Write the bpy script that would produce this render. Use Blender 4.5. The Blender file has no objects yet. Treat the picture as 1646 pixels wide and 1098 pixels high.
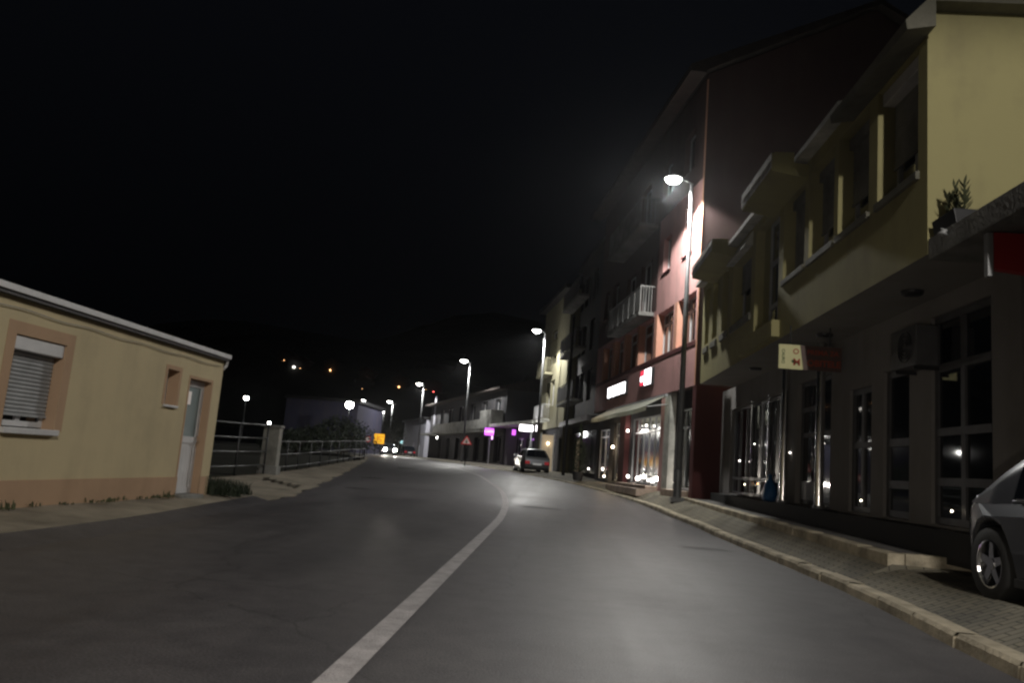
import bpy, bmesh, math, random
from mathutils import Vector, Matrix
random.seed(7)
S = bpy.context.scene
COL = S.collection
rad = math.radians

# ------------------------------------------------------------------ camera
EYE = Vector((0, 0, 1.20))
PITCH, ROLL, YAW = rad(8.7), rad(4.6), rad(-3.7127665)
FW = Vector((math.sin(YAW)*math.cos(PITCH), math.cos(YAW)*math.cos(PITCH), math.sin(PITCH)))
R0 = Vector((math.cos(YAW), -math.sin(YAW), 0)); U0 = R0.cross(FW)
RT = R0*math.cos(ROLL) + U0*math.sin(ROLL)
UP = -R0*math.sin(ROLL) + U0*math.cos(ROLL)
cam = bpy.data.cameras.new('camera'); camo = bpy.data.objects.new('camera', cam); COL.objects.link(camo)
cam.sensor_width = 36; cam.lens = 1280/1646*36; cam.clip_start = .05; cam.clip_end = 3000
camo.matrix_world = Matrix(((RT.x, UP.x, -FW.x, EYE.x), (RT.y, UP.y, -FW.y, EYE.y), (RT.z, UP.z, -FW.z, EYE.z), (0, 0, 0, 1)))
S.camera = camo

def ray(x, y): return FW + RT*((x-823)/1280) - UP*((y-549)/1280)     # survey ray of a measured point
def at_x(x, y, X): d = ray(x, y); return EYE + d*(X/d.x)
def at_y(x, y, Y): d = ray(x, y); return EYE + d*(Y/d.y)

def interp(t, tab):
    if t <= tab[0][0]: return tab[0][1]
    for (a, va), (b, vb) in zip(tab, tab[1:]):
        if t <= b: return va + (vb-va)*(t-a)/(b-a)
    return tab[-1][1]
def smooth(t, tab):          # catmull-rom through the table
    n = len(tab)
    if t <= tab[0][0]: return tab[0][1]
    if t >= tab[-1][0]: return tab[-1][1]
    for i in range(n-1):
        if t <= tab[i+1][0]: break
    x0, y0 = tab[i]; x1, y1 = tab[i+1]; h = x1-x0
    def sl(k):
        if k == 0: return (tab[1][1]-tab[0][1])/(tab[1][0]-tab[0][0])
        if k == n-1: return (tab[-1][1]-tab[-2][1])/(tab[-1][0]-tab[-2][0])
        a = (tab[k][1]-tab[k-1][1])/(tab[k][0]-tab[k-1][0]); b = (tab[k+1][1]-tab[k][1])/(tab[k+1][0]-tab[k][0])
        return (a+b)/2 if a*b > 0 else 0
    u = (t-x0)/h; m0 = sl(i)*h; m1 = sl(i+1)*h
    return (2*u**3-3*u*u+1)*y0 + (u**3-2*u*u+u)*m0 + (-2*u**3+3*u*u)*y1 + (u**3-u*u)*m1

ZP = [(-60, 0), (18, 0), (24, .08), (31, .25), (40, .5), (48, .70), (65, .86), (92, .97), (150, 1.1), (220, 1.15), (900, 1.2)]
def zr(Y): return interp(Y, ZP)
def XC(Y): return smooth(Y, [(-60, -1.08), (0, -1.08), (8, -1.08), (15, -1.08), (23, -1.31), (30.6, -2.05), (34.5, -2.72), (39.5, -3.65), (45.5, -5.2), (57, -8.5), (71, -13), (92, -19.8), (120, -30), (160, -46), (230, -80)])
def XR(Y): return smooth(Y, [(-60, 3.3), (6, 3.3), (9, 3.52), (15, 3.55), (21, 3.48), (31, 2.67), (37, 1.44), (44, -.8), (50, -3.0), (57, -5.3), (71, -9.9), (92, -16.8), (120, -27), (160, -43), (230, -77)])
def XL(Y): return smooth(Y, [(-60, -5.15), (9, -5.15), (15, -5.7), (20, -6.35), (25, -7.2), (35, -8.9), (46, -10.9), (58, -13.6), (71, -17), (92, -23.2), (120, -33.2), (160, -49), (230, -83)])
ZIN = [(-60, .33), (10, .34), (15, .385), (20, .42), (25, .47), (27, .60), (31, .64), (40, .64), (48, .82), (65, .97), (92, 1.06), (150, 1.2), (230, 1.25)]

# ------------------------------------------------------------------ materials
def newmat(name):
    m = bpy.data.materials.new(name); m.use_nodes = True
    nt = m.node_tree; b = nt.nodes['Principled BSDF']; return m, nt, b
def plain(name, col, rough=.6, metal=0, spec=.5, emit=None, es=0, var=.0, scale=6, bump=0):
    m, nt, b = newmat(name)
    b.inputs['Base Color'].default_value = (*col, 1); b.inputs['Roughness'].default_value = rough
    b.inputs['Metallic'].default_value = metal; b.inputs['Specular IOR Level'].default_value = spec
    if emit: b.inputs['Emission Color'].default_value = (*emit, 1); b.inputs['Emission Strength'].default_value = es
    if var or bump:
        tc = nt.nodes.new('ShaderNodeTexCoord'); n = nt.nodes.new('ShaderNodeTexNoise')
        n.inputs['Scale'].default_value = scale; n.inputs['Detail'].default_value = 8; n.inputs['Roughness'].default_value = .65
        nt.links.new(tc.outputs['Object'], n.inputs['Vector'])
        if var:
            cr = nt.nodes.new('ShaderNodeValToRGB'); cr.color_ramp.elements[0].position = .3; cr.color_ramp.elements[1].position = .7
            cr.color_ramp.elements[0].color = (*[c*(1-var) for c in col], 1); cr.color_ramp.elements[1].color = (*[min(1, c*(1+var*.6)) for c in col], 1)
            nt.links.new(n.outputs['Fac'], cr.inputs['Fac']); nt.links.new(cr.outputs['Color'], b.inputs['Base Color'])
        if bump:
            n2 = nt.nodes.new('ShaderNodeTexNoise'); n2.inputs['Scale'].default_value = scale*12; n2.inputs['Detail'].default_value = 4
            nt.links.new(tc.outputs['Object'], n2.inputs['Vector'])
            bp = nt.nodes.new('ShaderNodeBump'); bp.inputs['Strength'].default_value = bump; bp.inputs['Distance'].default_value = .02
            nt.links.new(n2.outputs['Fac'], bp.inputs['Height']); nt.links.new(bp.outputs['Normal'], b.inputs['Normal'])
    return m

def stucco(name, col, dirt=(.12, .10, .08), amt=.45, low=None):
    """rendered wall: mottled, with streaks running down and grime near the foot"""
    m, nt, b = newmat(name); L = nt.links.new
    tc = nt.nodes.new('ShaderNodeTexCoord')
    n = nt.nodes.new('ShaderNodeTexNoise'); n.inputs['Scale'].default_value = 1.3; n.inputs['Detail'].default_value = 9; n.inputs['Roughness'].default_value = .7
    L(tc.outputs['Object'], n.inputs['Vector'])
    mp = nt.nodes.new('ShaderNodeMapping'); mp.inputs['Scale'].default_value = (1.7, 1.7, .3); L(tc.outputs['Object'], mp.inputs['Vector'])
    st = nt.nodes.new('ShaderNodeTexNoise'); st.inputs['Scale'].default_value = 1; st.inputs['Detail'].default_value = 6; L(mp.outputs['Vector'], st.inputs['Vector'])
    mul = nt.nodes.new('ShaderNodeMath'); mul.operation = 'MULTIPLY'; L(n.outputs['Fac'], mul.inputs[0]); L(st.outputs['Fac'], mul.inputs[1])
    cr = nt.nodes.new('ShaderNodeValToRGB'); cr.color_ramp.elements[0].position = .2; cr.color_ramp.elements[1].position = .5
    cr.color_ramp.elements[0].color = (0, 0, 0, 1); cr.color_ramp.elements[1].color = (amt, amt, amt, 1)
    L(mul.outputs[0], cr.inputs['Fac'])
    mx = nt.nodes.new('ShaderNodeMix'); mx.data_type = 'RGBA'; mx.inputs['A'].default_value = (*col, 1); mx.inputs['B'].default_value = (*dirt, 1)
    L(cr.outputs['Color'], mx.inputs['Factor']); L(mx.outputs['Result'], b.inputs['Base Color'])
    b.inputs['Roughness'].default_value = .9; b.inputs['Specular IOR Level'].default_value = .2
    f = nt.nodes.new('ShaderNodeTexNoise'); f.inputs['Scale'].default_value = 45; f.inputs['Detail'].default_value = 3; L(tc.outputs['Object'], f.inputs['Vector'])
    bp = nt.nodes.new('ShaderNodeBump'); bp.inputs['Strength'].default_value = .35; bp.inputs['Distance'].default_value = .01
    L(f.outputs['Fac'], bp.inputs['Height']); L(bp.outputs['Normal'], b.inputs['Normal'])
    return m

def asphalt_mat():
    m, nt, b = newmat('asphalt'); L = nt.links.new
    tc = nt.nodes.new('ShaderNodeTexCoord')
    def noise(sc, det, mapscale=None):
        n = nt.nodes.new('ShaderNodeTexNoise'); n.inputs['Scale'].default_value = sc; n.inputs['Detail'].default_value = det; n.inputs['Roughness'].default_value = .6
        if mapscale:
            mp = nt.nodes.new('ShaderNodeMapping'); mp.inputs['Scale'].default_value = mapscale; L(tc.outputs['Object'], mp.inputs['Vector']); L(mp.outputs['Vector'], n.inputs['Vector'])
        else: L(tc.outputs['Object'], n.inputs['Vector'])
        return n
    big = noise(.35, 6); track = noise(1, 4, (1.1, .06, 1)); grit = noise(60, 3)
    a = nt.nodes.new('ShaderNodeMath'); a.operation = 'ADD'; L(big.outputs['Fac'], a.inputs[0]); L(track.outputs['Fac'], a.inputs[1])
    h = nt.nodes.new('ShaderNodeMath'); h.operation = 'MULTIPLY'; h.inputs[1].default_value = .5; L(a.outputs[0], h.inputs[0])
    cr = nt.nodes.new('ShaderNodeValToRGB'); e = cr.color_ramp.elements
    e[0].position = .34; e[0].color = (.047, .044, .050, 1); e[1].position = .66; e[1].color = (.104, .098, .102, 1)
    L(h.outputs[0], cr.inputs['Fac'])
    gr = nt.nodes.new('ShaderNodeMix'); gr.data_type = 'RGBA'; gr.blend_type = 'MULTIPLY'; gr.inputs['Factor'].default_value = 1
    g2 = nt.nodes.new('ShaderNodeValToRGB'); g2.color_ramp.elements[0].position = .35; g2.color_ramp.elements[0].color = (.6, .6, .6, 1); g2.color_ramp.elements[1].position = .65; g2.color_ramp.elements[1].color = (1.25, 1.25, 1.25, 1)
    L(grit.outputs['Fac'], g2.inputs['Fac']); L(cr.outputs['Color'], gr.inputs['A']); L(g2.outputs['Color'], gr.inputs['B'])
    # fine sealed cracks
    vo = nt.nodes.new('ShaderNodeTexVoronoi'); vo.feature = 'DISTANCE_TO_EDGE'; vo.inputs['Scale'].default_value = .22
    wn = noise(1.2, 5); wm = nt.nodes.new('ShaderNodeMix'); wm.data_type = 'RGBA'; wm.blend_type = 'ADD'; wm.inputs['Factor'].default_value = .7
    L(tc.outputs['Object'], wm.inputs['A']); L(wn.outputs['Color'], wm.inputs['B']); L(wm.outputs['Result'], vo.inputs['Vector'])
    ck = nt.nodes.new('ShaderNodeValToRGB'); ck.color_ramp.elements[0].position = .001; ck.color_ramp.elements[0].color = (.55, .55, .55, 1); ck.color_ramp.elements[1].position = .004; ck.color_ramp.elements[1].color = (1, 1, 1, 1)
    L(vo.outputs['Distance'], ck.inputs['Fac'])
    c3 = nt.nodes.new('ShaderNodeMix'); c3.data_type = 'RGBA'; c3.blend_type = 'MULTIPLY'; c3.inputs['Factor'].default_value = 1
    mid = noise(3.5, 9); m2 = nt.nodes.new('ShaderNodeValToRGB'); m2.color_ramp.elements[0].position = .38; m2.color_ramp.elements[0].color = (.84, .84, .85, 1); m2.color_ramp.elements[1].position = .62; m2.color_ramp.elements[1].color = (1.10, 1.10, 1.09, 1)
    L(mid.outputs['Fac'], m2.inputs['Fac']); gm = nt.nodes.new('ShaderNodeMix'); gm.data_type = 'RGBA'; gm.blend_type = 'MULTIPLY'; gm.inputs['Factor'].default_value = 1
    L(gr.outputs['Result'], gm.inputs['A']); L(m2.outputs['Color'], gm.inputs['B']); L(gm.outputs['Result'], c3.inputs['A']); L(ck.outputs['Color'], c3.inputs['B']); L(c3.outputs['Result'], b.inputs['Base Color'])
    rr = nt.nodes.new('ShaderNodeMapRange'); rr.inputs['From Min'].default_value = .35; rr.inputs['From Max'].default_value = .65
    rr.inputs['To Min'].default_value = .43; rr.inputs['To Max'].default_value = .60; L(h.outputs[0], rr.inputs['Value']); L(rr.outputs['Result'], b.inputs['Roughness'])
    b.inputs['Specular IOR Level'].default_value = .38
    bp = nt.nodes.new('ShaderNodeBump'); bp.inputs['Strength'].default_value = .5; bp.inputs['Distance'].default_value = .006
    L(grit.outputs['Fac'], bp.inputs['Height']); L(bp.outputs['Normal'], b.inputs['Normal'])
    return m

def paver_mat(name, c1, c2, mortar, sx=.2, sy=.1):
    m, nt, b = newmat(name); L = nt.links.new
    tc = nt.nodes.new('ShaderNodeTexCoord'); br = nt.nodes.new('ShaderNodeTexBrick')
    br.inputs['Color1'].default_value = (*c1, 1); br.inputs['Color2'].default_value = (*c2, 1); br.inputs['Mortar'].default_value = (*mortar, 1)
    br.inputs['Scale'].default_value = 1; br.inputs['Brick Width'].default_value = sx; br.inputs['Row Height'].default_value = sy
    br.inputs['Mortar Size'].default_value = .007; br.inputs['Bias'].default_value = 0
    L(tc.outputs['Object'], br.inputs['Vector'])
    n = nt.nodes.new('ShaderNodeTexNoise'); n.inputs['Scale'].default_value = 1.1; n.inputs['Detail'].default_value = 8; L(tc.outputs['Object'], n.inputs['Vector'])
    cr = nt.nodes.new('ShaderNodeValToRGB'); cr.color_ramp.elements[0].position = .3; cr.color_ramp.elements[0].color = (.5, .5, .5, 1); cr.color_ramp.elements[1].position = .7; cr.color_ramp.elements[1].color = (1.1, 1.1, 1.1, 1)
    L(n.outputs['Fac'], cr.inputs['Fac'])
    mx = nt.nodes.new('ShaderNodeMix'); mx.data_type = 'RGBA'; mx.blend_type = 'MULTIPLY'; mx.inputs['Factor'].default_value = 1
    L(br.outputs['Color'], mx.inputs['A']); L(cr.outputs['Color'], mx.inputs['B']); L(mx.outputs['Result'], b.inputs['Base Color'])
    b.inputs['Roughness'].default_value = .8; b.inputs['Specular IOR Level'].default_value = .3
    bp = nt.nodes.new('ShaderNodeBump'); bp.inputs['Strength'].default_value = .6; bp.inputs['Distance'].default_value = .01; bp.invert = True
    L(br.outputs['Fac'], bp.inputs['Height']); L(bp.outputs['Normal'], b.inputs['Normal'])
    return m

def emit_mat(name, col, st):
    m, nt, b = newmat(name)
    b.inputs['Base Color'].default_value = (*[c*.6 for c in col], 1); b.inputs['Emission Color'].default_value = (*col, 1); b.inputs['Emission Strength'].default_value = st
    return m

def glass_mat(name, tint=(.8, .9, .88), tr=.75):
    m, nt, b = newmat(name); L = nt.links.new
    t = nt.nodes.new('ShaderNodeBsdfTransparent'); t.inputs['Color'].default_value = (*[c*tr for c in tint], 1)
    g = nt.nodes.new('ShaderNodeBsdfGlossy'); g.inputs['Roughness'].default_value = .10
    fr = nt.nodes.new('ShaderNodeFresnel'); fr.inputs['IOR'].default_value = 1.5
    mx = nt.nodes.new('ShaderNodeMixShader'); L(fr.outputs[0], mx.inputs[0]); L(t.outputs[0], mx.inputs[1]); L(g.outputs[0], mx.inputs[2])
    L(mx.outputs[0], nt.nodes['Material Output'].inputs['Surface']); nt.nodes.remove(b)
    return m

M = dict(
 asphalt=asphalt_mat(),
 soil=plain('soil', (.028, .028, .02), .95, var=.5, scale=.8, bump=.8, spec=.2),
 dust=plain('sandy_ground', (.27, .24, .19), .95, var=.45, scale=.9, bump=.9, spec=.2),
 dark_dirt=plain('dark_dirt', (.05, .042, .03), .95, var=.4, scale=5, bump=.9, spec=.2),
 patch=plain('asphalt_patch', (.034, .034, .035), .6, var=.4, scale=3, bump=.6, spec=.35),
 pave=paver_mat('pavers', (.25, .225, .165), (.20, .185, .145), (.06, .055, .045)),
 platf=plain('screed', (.13, .125, .12), .85, var=.4, scale=1.2, bump=.5, spec=.3),
 kerb=plain('kerb_concrete', (.50, .44, .33), .85, var=.6, scale=2.2, bump=.8, spec=.3),
 paint=plain('road_paint', (.40, .38, .39), .65, var=.38, scale=4.5, bump=.6),
 yellow=stucco('yellow_render', (.355, .325, .165)), yellow2=stucco('olive_render', (.32, .295, .135)),
 soffit=stucco('soffit_render', (.26, .25, .235), amt=.35),
 shopwall=stucco('taupe_render', (.25, .24, .235)),
 cream=stucco('cream_render', (.58, .49, .31), dirt=(.30, .25, .17), amt=.5), orange=stucco('orange_render', (.47, .32, .21), dirt=(.25, .17, .11), amt=.5),
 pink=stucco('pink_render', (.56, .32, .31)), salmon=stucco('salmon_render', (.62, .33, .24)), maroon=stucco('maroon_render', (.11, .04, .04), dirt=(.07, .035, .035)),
 pink_unlit=stucco('unlit_pink_render', (.085, .055, .055)),  # pink render with the night shade mixed into its colour
 beige=stucco('beige_render', (.25, .235, .16)), grey=stucco('grey_render', (.07, .07, .078)), darkw=stucco('dark_render', (.05, .05, .055)), white_w=stucco('white_render', (.5, .5, .58)),
 concrete=plain('concrete', (.22, .22, .21), .9, var=.5, scale=1.5, bump=.6, spec=.25),
 lightconc=plain('light_concrete', (.50, .50, .46), .85, var=.5, scale=1.8, bump=.5, spec=.25),
 white=plain('white_plastic', (.62, .62, .63), .45, var=.15, scale=3), whited=plain('grey_white_plastic', (.36, .37, .38), .5, var=.2, scale=3),
 darkmet=plain('dark_metal', (.035, .035, .038), .45, metal=.4), steel=plain('galvanised_steel', (.17, .175, .18), .45, metal=.75, var=.3, scale=4),
 pole=plain('painted_pole', (.13, .135, .14), .5, metal=.35, var=.3, scale=3),
 chrome=plain('polished_steel', (.75, .75, .76), .16, metal=1), alu=plain('brushed_aluminium', (.42, .43, .45), .33, metal=.85),
 glass=plain('dark_glass', (.008, .010, .014), .04, spec=.8), nightglass=plain('window_glass', (.02, .023, .028), .08, spec=.7),
 shopglass=glass_mat('clear_glass'),
 curtain=plain('curtain', (.34, .31, .24), .9, var=.3, scale=3), greenpanel=plain('green_curtain', (.30, .48, .41), .85, var=.35, scale=2),
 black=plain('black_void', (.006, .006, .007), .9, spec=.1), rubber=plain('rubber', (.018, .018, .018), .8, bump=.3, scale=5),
 dimwhite=plain('dull_white', (.26, .26, .255), .5, var=.3, scale=3), dimframe=plain('dark_frame', (.09, .09, .095), .55, var=.3, scale=3), dimalu=plain('dull_aluminium', (.22, .22, .23), .38, metal=.7),  # toned-down white, frame and aluminium colours
 eave=plain('eave_boards', (.15, .145, .115), .85, var=.35, scale=2, bump=.4),
 roof=plain('roof_tiles', (.045, .035, .032), .85, var=.4, scale=3, bump=.6), roofmetal=plain('roof_sheet', (.40, .39, .36), .5, metal=.2, var=.3, scale=2),
 suv=plain('blue_grey_car_paint', (.085, .09, .105), .25, metal=.5, spec=.6), silver=plain('silver_car_paint', (.13, .135, .145), .28, metal=.7), darkcar=plain('dark_car_paint', (.02, .022, .028), .22, metal=.4, spec=.6),
 bluebag=plain('blue_plastic', (.02, .13, .34), .35, var=.3, scale=8, bump=.5),
 red=plain('red_plastic', (.45, .03, .03), .4), tail=plain('tail_lamp_red', (.5, .02, .03), .25, emit=(1, .05, .08), es=.08),
 awning=plain('awning_cloth', (.55, .58, .50), .85, var=.3, scale=1.5), leaf=plain('leaf', (.020, .030, .014), .7, var=.5, scale=5), bark=plain('bark', (.07, .05, .035), .9, var=.4, scale=6, bump=.7),
 weed=plain('weed_leaf', (.075, .085, .04), .8, var=.5, scale=5), terracotta=plain('terracotta', (.20, .10, .07), .8, var=.2),
 steps=plain('stone_step', (.42, .33, .27), .7, var=.35, scale=2.5, bump=.4),
 led=emit_mat('led_lens', (1, .98, .90), 45), led_far=emit_mat('led_lens_far', (1, .98, .92), 45), bulb=emit_mat('warm_bulb', (1, .86, .64), 14),
 hillbulb=emit_mat('orange_bulb', (1, .50, .20), 9), hillwhite=emit_mat('white_bulb', (1, .95, .86), 10), redbulb=emit_mat('red_bulb', (1, .12, .10), 9),
 signwhite=emit_mat('lit_sign_white', (1, .96, .98), 4.5), signred=emit_mat('lit_sign_red', (1, .05, .10), 1.1), purple=emit_mat('lit_sign_purple', (.62, .12, .78), 1.6), purplelight=emit_mat('lit_letters', (.9, .5, 1), 2.4),
 head=emit_mat('headlamp_lens', (1, .93, .82), 500), whitespot=emit_mat('white_spot', (1, .93, .85), 9), cyan=emit_mat('lit_sign_cyan', (.55, .95, 1), 1.6),
 ysign=plain('yellow_sign_face', (.85, .42, .02), .4, emit=(1, .48, .03), es=.9), signface=plain('sign_white_face', (.75, .73, .70), .4, emit=(1, .85, .8), es=.10), signredface=plain('sign_red_face', (.6, .04, .04), .4, emit=(1, .04, .04), es=.14),  # road sign faces glow by themselves in place of returned headlight
 yellboard=plain('pale_yellow_board', (.62, .60, .32), .5), redboard=plain('brown_red_board', (.085, .048, .04), .5), ink=plain('dark_green_ink', (.06, .10, .03), .6), redink=plain('red_ink', (.34, .05, .02), .6), plate=plain('number_plate', (.6, .6, .6), .4, emit=(1, 1, 1), es=.12),
)

def cloth(m, amt=.5):
    nt = m.node_tree; b = nt.nodes['Principled BSDF']; t = nt.nodes.new('ShaderNodeBsdfTranslucent'); mx = nt.nodes.new('ShaderNodeMixShader'); mx.inputs[0].default_value = amt
    t.inputs['Color'].default_value = (.75, .78, .66, 1)
    nt.links.new(b.outputs[0], mx.inputs[1]); nt.links.new(t.outputs[0], mx.inputs[2]); nt.links.new(mx.outputs[0], nt.nodes['Material Output'].inputs['Surface'])
cloth(M['awning'])
# ------------------------------------------------------------------ mesh helpers
class MB:
    def __init__(s): s.v = []; s.f = []
    def quad(s, a, b, c, d): i = len(s.v); s.v += [tuple(a), tuple(b), tuple(c), tuple(d)]; s.f.append((i, i+1, i+2, i+3)); return s
    def tri(s, a, b, c): i = len(s.v); s.v += [tuple(a), tuple(b), tuple(c)]; s.f.append((i, i+1, i+2)); return s
    def box(s, x0, x1, y0, y1, z0, z1):
        if x0 > x1: x0, x1 = x1, x0
        if y0 > y1: y0, y1 = y1, y0
        i = len(s.v)
        s.v += [(x0, y0, z0), (x1, y0, z0), (x1, y1, z0), (x0, y1, z0), (x0, y0, z1), (x1, y0, z1), (x1, y1, z1), (x0, y1, z1)]
        for f in ((0, 3, 2, 1), (4, 5, 6, 7), (0, 1, 5, 4), (1, 2, 6, 5), (2, 3, 7, 6), (3, 0, 4, 7)): s.f.append(tuple(i+k for k in f))
        return s
    def tube(s, p0, p1, r0, r1=None, n=10, cap=True):
        r1 = r0 if r1 is None else r1; p0 = Vector(p0); p1 = Vector(p1); d = (p1-p0).normalized()
        a = d.orthogonal().normalized(); b = d.cross(a); i = len(s.v)
        for p, r in ((p0, r0), (p1, r1)):
            for k in range(n):
                t = 2*math.pi*k/n; s.v.append(tuple(p + a*r*math.cos(t) + b*r*math.sin(t)))
        for k in range(n): s.f.append((i+k, i+(k+1) % n, i+n+(k+1) % n, i+n+k))
        if cap: s.f.append(tuple(i+k for k in reversed(range(n)))); s.f.append(tuple(i+n+k for k in range(n)))
        return s
    def path(s, pts, r, n=8):
        for a, b in zip(pts, pts[1:]): s.tube(a, b, r, r, n)
        return s
    def prism(s, poly, a0, a1, axis='y'):
        """poly in the plane across the axis"""
        i = len(s.v); n = len(poly)
        for a in (a0, a1):
            for p, q in poly: s.v.append({'y': (p, a, q), 'x': (a, p, q), 'z': (p, q, a)}[axis])
        for k in range(n): s.f.append((i+k, i+(k+1) % n, i+n+(k+1) % n, i+n+k))
        s.f.append(tuple(i+k for k in range(n))); s.f.append(tuple(i+n+k for k in reversed(range(n))))
        return s
    def lathe(s, prof, c=(0, 0, 0), n=14, axis='z'):
        i = len(s.v); m = len(prof)
        for k in range(n):
            t = 2*math.pi*k/n
            for r, h in prof:
                p = (r*math.cos(t), r*math.sin(t), h) if axis == 'z' else ((h, r*math.cos(t), r*math.sin(t)) if axis == 'x' else (r*math.cos(t), h, r*math.sin(t)))
                s.v.append((c[0]+p[0], c[1]+p[1], c[2]+p[2]))
        for k in range(n):
            for j in range(m-1): s.f.append((i+k*m+j, i+((k+1) % n)*m+j, i+((k+1) % n)*m+j+1, i+k*m+j+1))
        return s
    def mesh(s, name, mat, bevel=0, smooth=False, fix=True):
        me = bpy.data.meshes.new(name); me.from_pydata(s.v, [], s.f)
        bm = bmesh.new(); bm.from_mesh(me)
        if fix: bmesh.ops.remove_doubles(bm, verts=bm.verts, dist=1e-5); bmesh.ops.recalc_face_normals(bm, faces=bm.faces)
        if bevel:
            ed = [e for e in bm.edges if len(e.link_faces) == 2 and e.calc_face_angle(0) > .5]
            bmesh.ops.bevel(bm, geom=ed, offset=bevel, segments=2, profile=.6, affect='EDGES', clamp_overlap=True)
        bm.to_mesh(me); bm.free()
        if smooth:
            for p in me.polygons: p.use_smooth = True
        if isinstance(mat, str): mat = M[mat]
        me.materials.append(mat); return me
    def build(s, name, mat, parent=None, loc=None, rotz=0, bevel=0, smooth=False, fix=True):
        o = bpy.data.objects.new(name, s.mesh(name, mat, bevel, smooth, fix)); COL.objects.link(o)
        if parent: o.parent = parent
        if loc: o.location = loc
        if rotz: o.rotation_euler.z = rotz
        return o

def tag(o, label=None, cat=None, group=None, kind=None):
    if label: o['label'] = label
    if cat: o['category'] = cat
    if group: o['group'] = group
    if kind: o['kind'] = kind
    return o
def thing(name, label, cat, loc=(0, 0, 0), rotz=0, group=None):
    o = bpy.data.objects.new(name, None); COL.objects.link(o); o.empty_display_size = .2
    o.location = loc; o.rotation_euler = (0, 0, rotz); return tag(o, label, cat, group)
def struct(name, mb, mat, **k): return tag(mb.build(name, mat, **k), kind='structure')
def copy_tree(o, parent=None):
    c = o.copy(); COL.objects.link(c); c.parent = parent
    for ch in [x for x in bpy.data.objects if x.parent == o]: copy_tree(ch, c)
    return c
def text_mesh(name, s, size, mat, parent, mw, ext=.002):
    cu = bpy.data.curves.new(name, 'FONT'); cu.body = s; cu.size = size; cu.extrude = ext; cu.offset = size*.018; cu.align_x = 'CENTER'; cu.align_y = 'CENTER'
    tmp = bpy.data.objects.new('tmp', cu); COL.objects.link(tmp)
    me = bpy.data.meshes.new_from_object(tmp.evaluated_get(bpy.context.evaluated_depsgraph_get()))
    bpy.data.objects.remove(tmp); bpy.data.curves.remove(cu)
    me.materials.clear(); me.materials.append(M[mat]); me.name = name
    o = bpy.data.objects.new(name, me); COL.objects.link(o); o.parent = parent; o.matrix_local = mw; return o
def tmat(loc, facing='y', s=1):
    """matrix for text: upright, read by someone looking along +y ('y') or standing on the -x side ('x')"""
    if facing == 'y': r = Matrix(((1, 0, 0), (0, 0, -1), (0, 1, 0))).to_4x4()
    else: r = Matrix(((0, 0, -1), (-1, 0, 0), (0, 1, 0))).to_4x4()
    return Matrix.Translation(loc) @ r

def frange(a, b, d):
    n = max(1, int(round((b-a)/d))); return [a+(b-a)*i/n for i in range(n+1)]

# ------------------------------------------------------------------ ground and road
YS = frange(-40, 60, 1) + frange(62, 230, 4)
mb = MB()
gx = [-900, -300, -120, -60, -30, -15, 0, 12, 30, 60, 120, 300, 900]; gy = [-300, -100, -40] + [y for y in frange(-32, 232, 8)] + [300, 500, 900, 1500]
for i in range(len(gx)-1):
    for j in range(len(gy)-1):
        zz = lambda x, y: zr(y) - .10
        mb.quad(*[(x, y, zz(x, y)) for x, y in ((gx[i], gy[j]), (gx[i+1], gy[j]), (gx[i+1], gy[j+1]), (gx[i], gy[j+1]))])
struct('ground', mb, 'soil')

mb = MB()
for a, b in zip(YS, YS[1:]):
    xa = [XL(a)-.05 + (XR(a)-XL(a)+.1)*k/6 for k in range(7)]; xb = [XL(b)-.05 + (XR(b)-XL(b)+.1)*k/6 for k in range(7)]
    for k in range(6): mb.quad((xa[k], a, zr(a)), (xa[k+1], a, zr(a)), (xb[k+1], b, zr(b)), (xb[k], b, zr(b)))
struct('road', mb, 'asphalt', smooth=True)

mb = MB()
for a, b in zip(frange(-40, 60, 1), frange(-40, 60, 1)[1:]):
    w = .085
    mb.quad((XC(a)-w, a, zr(a)+.004), (XC(a)+w, a, zr(a)+.004), (XC(b)+w, b, zr(b)+.004), (XC(b)-w, b, zr(b)+.004))
struct('road_marking', mb, 'paint')

# repairs and a cover in the carriageway
def decal(name, mat, cx, cy, w, h, n=14, dz=.004, kind='structure', jit=.25, z=None):
    mb = MB(); pts = []
    for k in range(n):
        t = 2*math.pi*k/n; r = 1+random.uniform(-jit, jit)
        pts.append((cx+w/2*r*math.cos(t), cy+h/2*r*math.sin(t)))
    c = (cx, cy, (zr(cy) if z is None else z)+dz)
    for k in range(n):
        p, q = pts[k], pts[(k+1) % n]
        mb.tri(c, (*p, (zr(p[1]) if z is None else z)+dz), (*q, (zr(q[1]) if z is None else z)+dz))
    return struct(name, mb, mat)
decal('road_patch', 'patch', -.35, 22.3, 1.3, .8)
decal('road_patch', 'patch', 2.75, 14.4, .9, .5)
decal('road_patch', 'patch', -6.9, 30.5, 1.0, 1.0)
decal('road_patch', 'patch', -5.9, 24.2, .7, .8)
decal('road_patch', 'patch', -7.5, 41, 1.0, 2.2)
def sandy(mat, a, b, name): 
    mb = MB(); ys = frange(a, b, .35); prev = None
    for y in ys:
        w = .03+.13*random.random(); x = XL(y)+.02; cur = ((x, y, zr(y)+.008), (x+w, y, zr(y)+.004))
        if prev: mb.quad(prev[0], prev[1], cur[1], cur[0])
        prev = cur
    struct(name, mb, mat)


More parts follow.
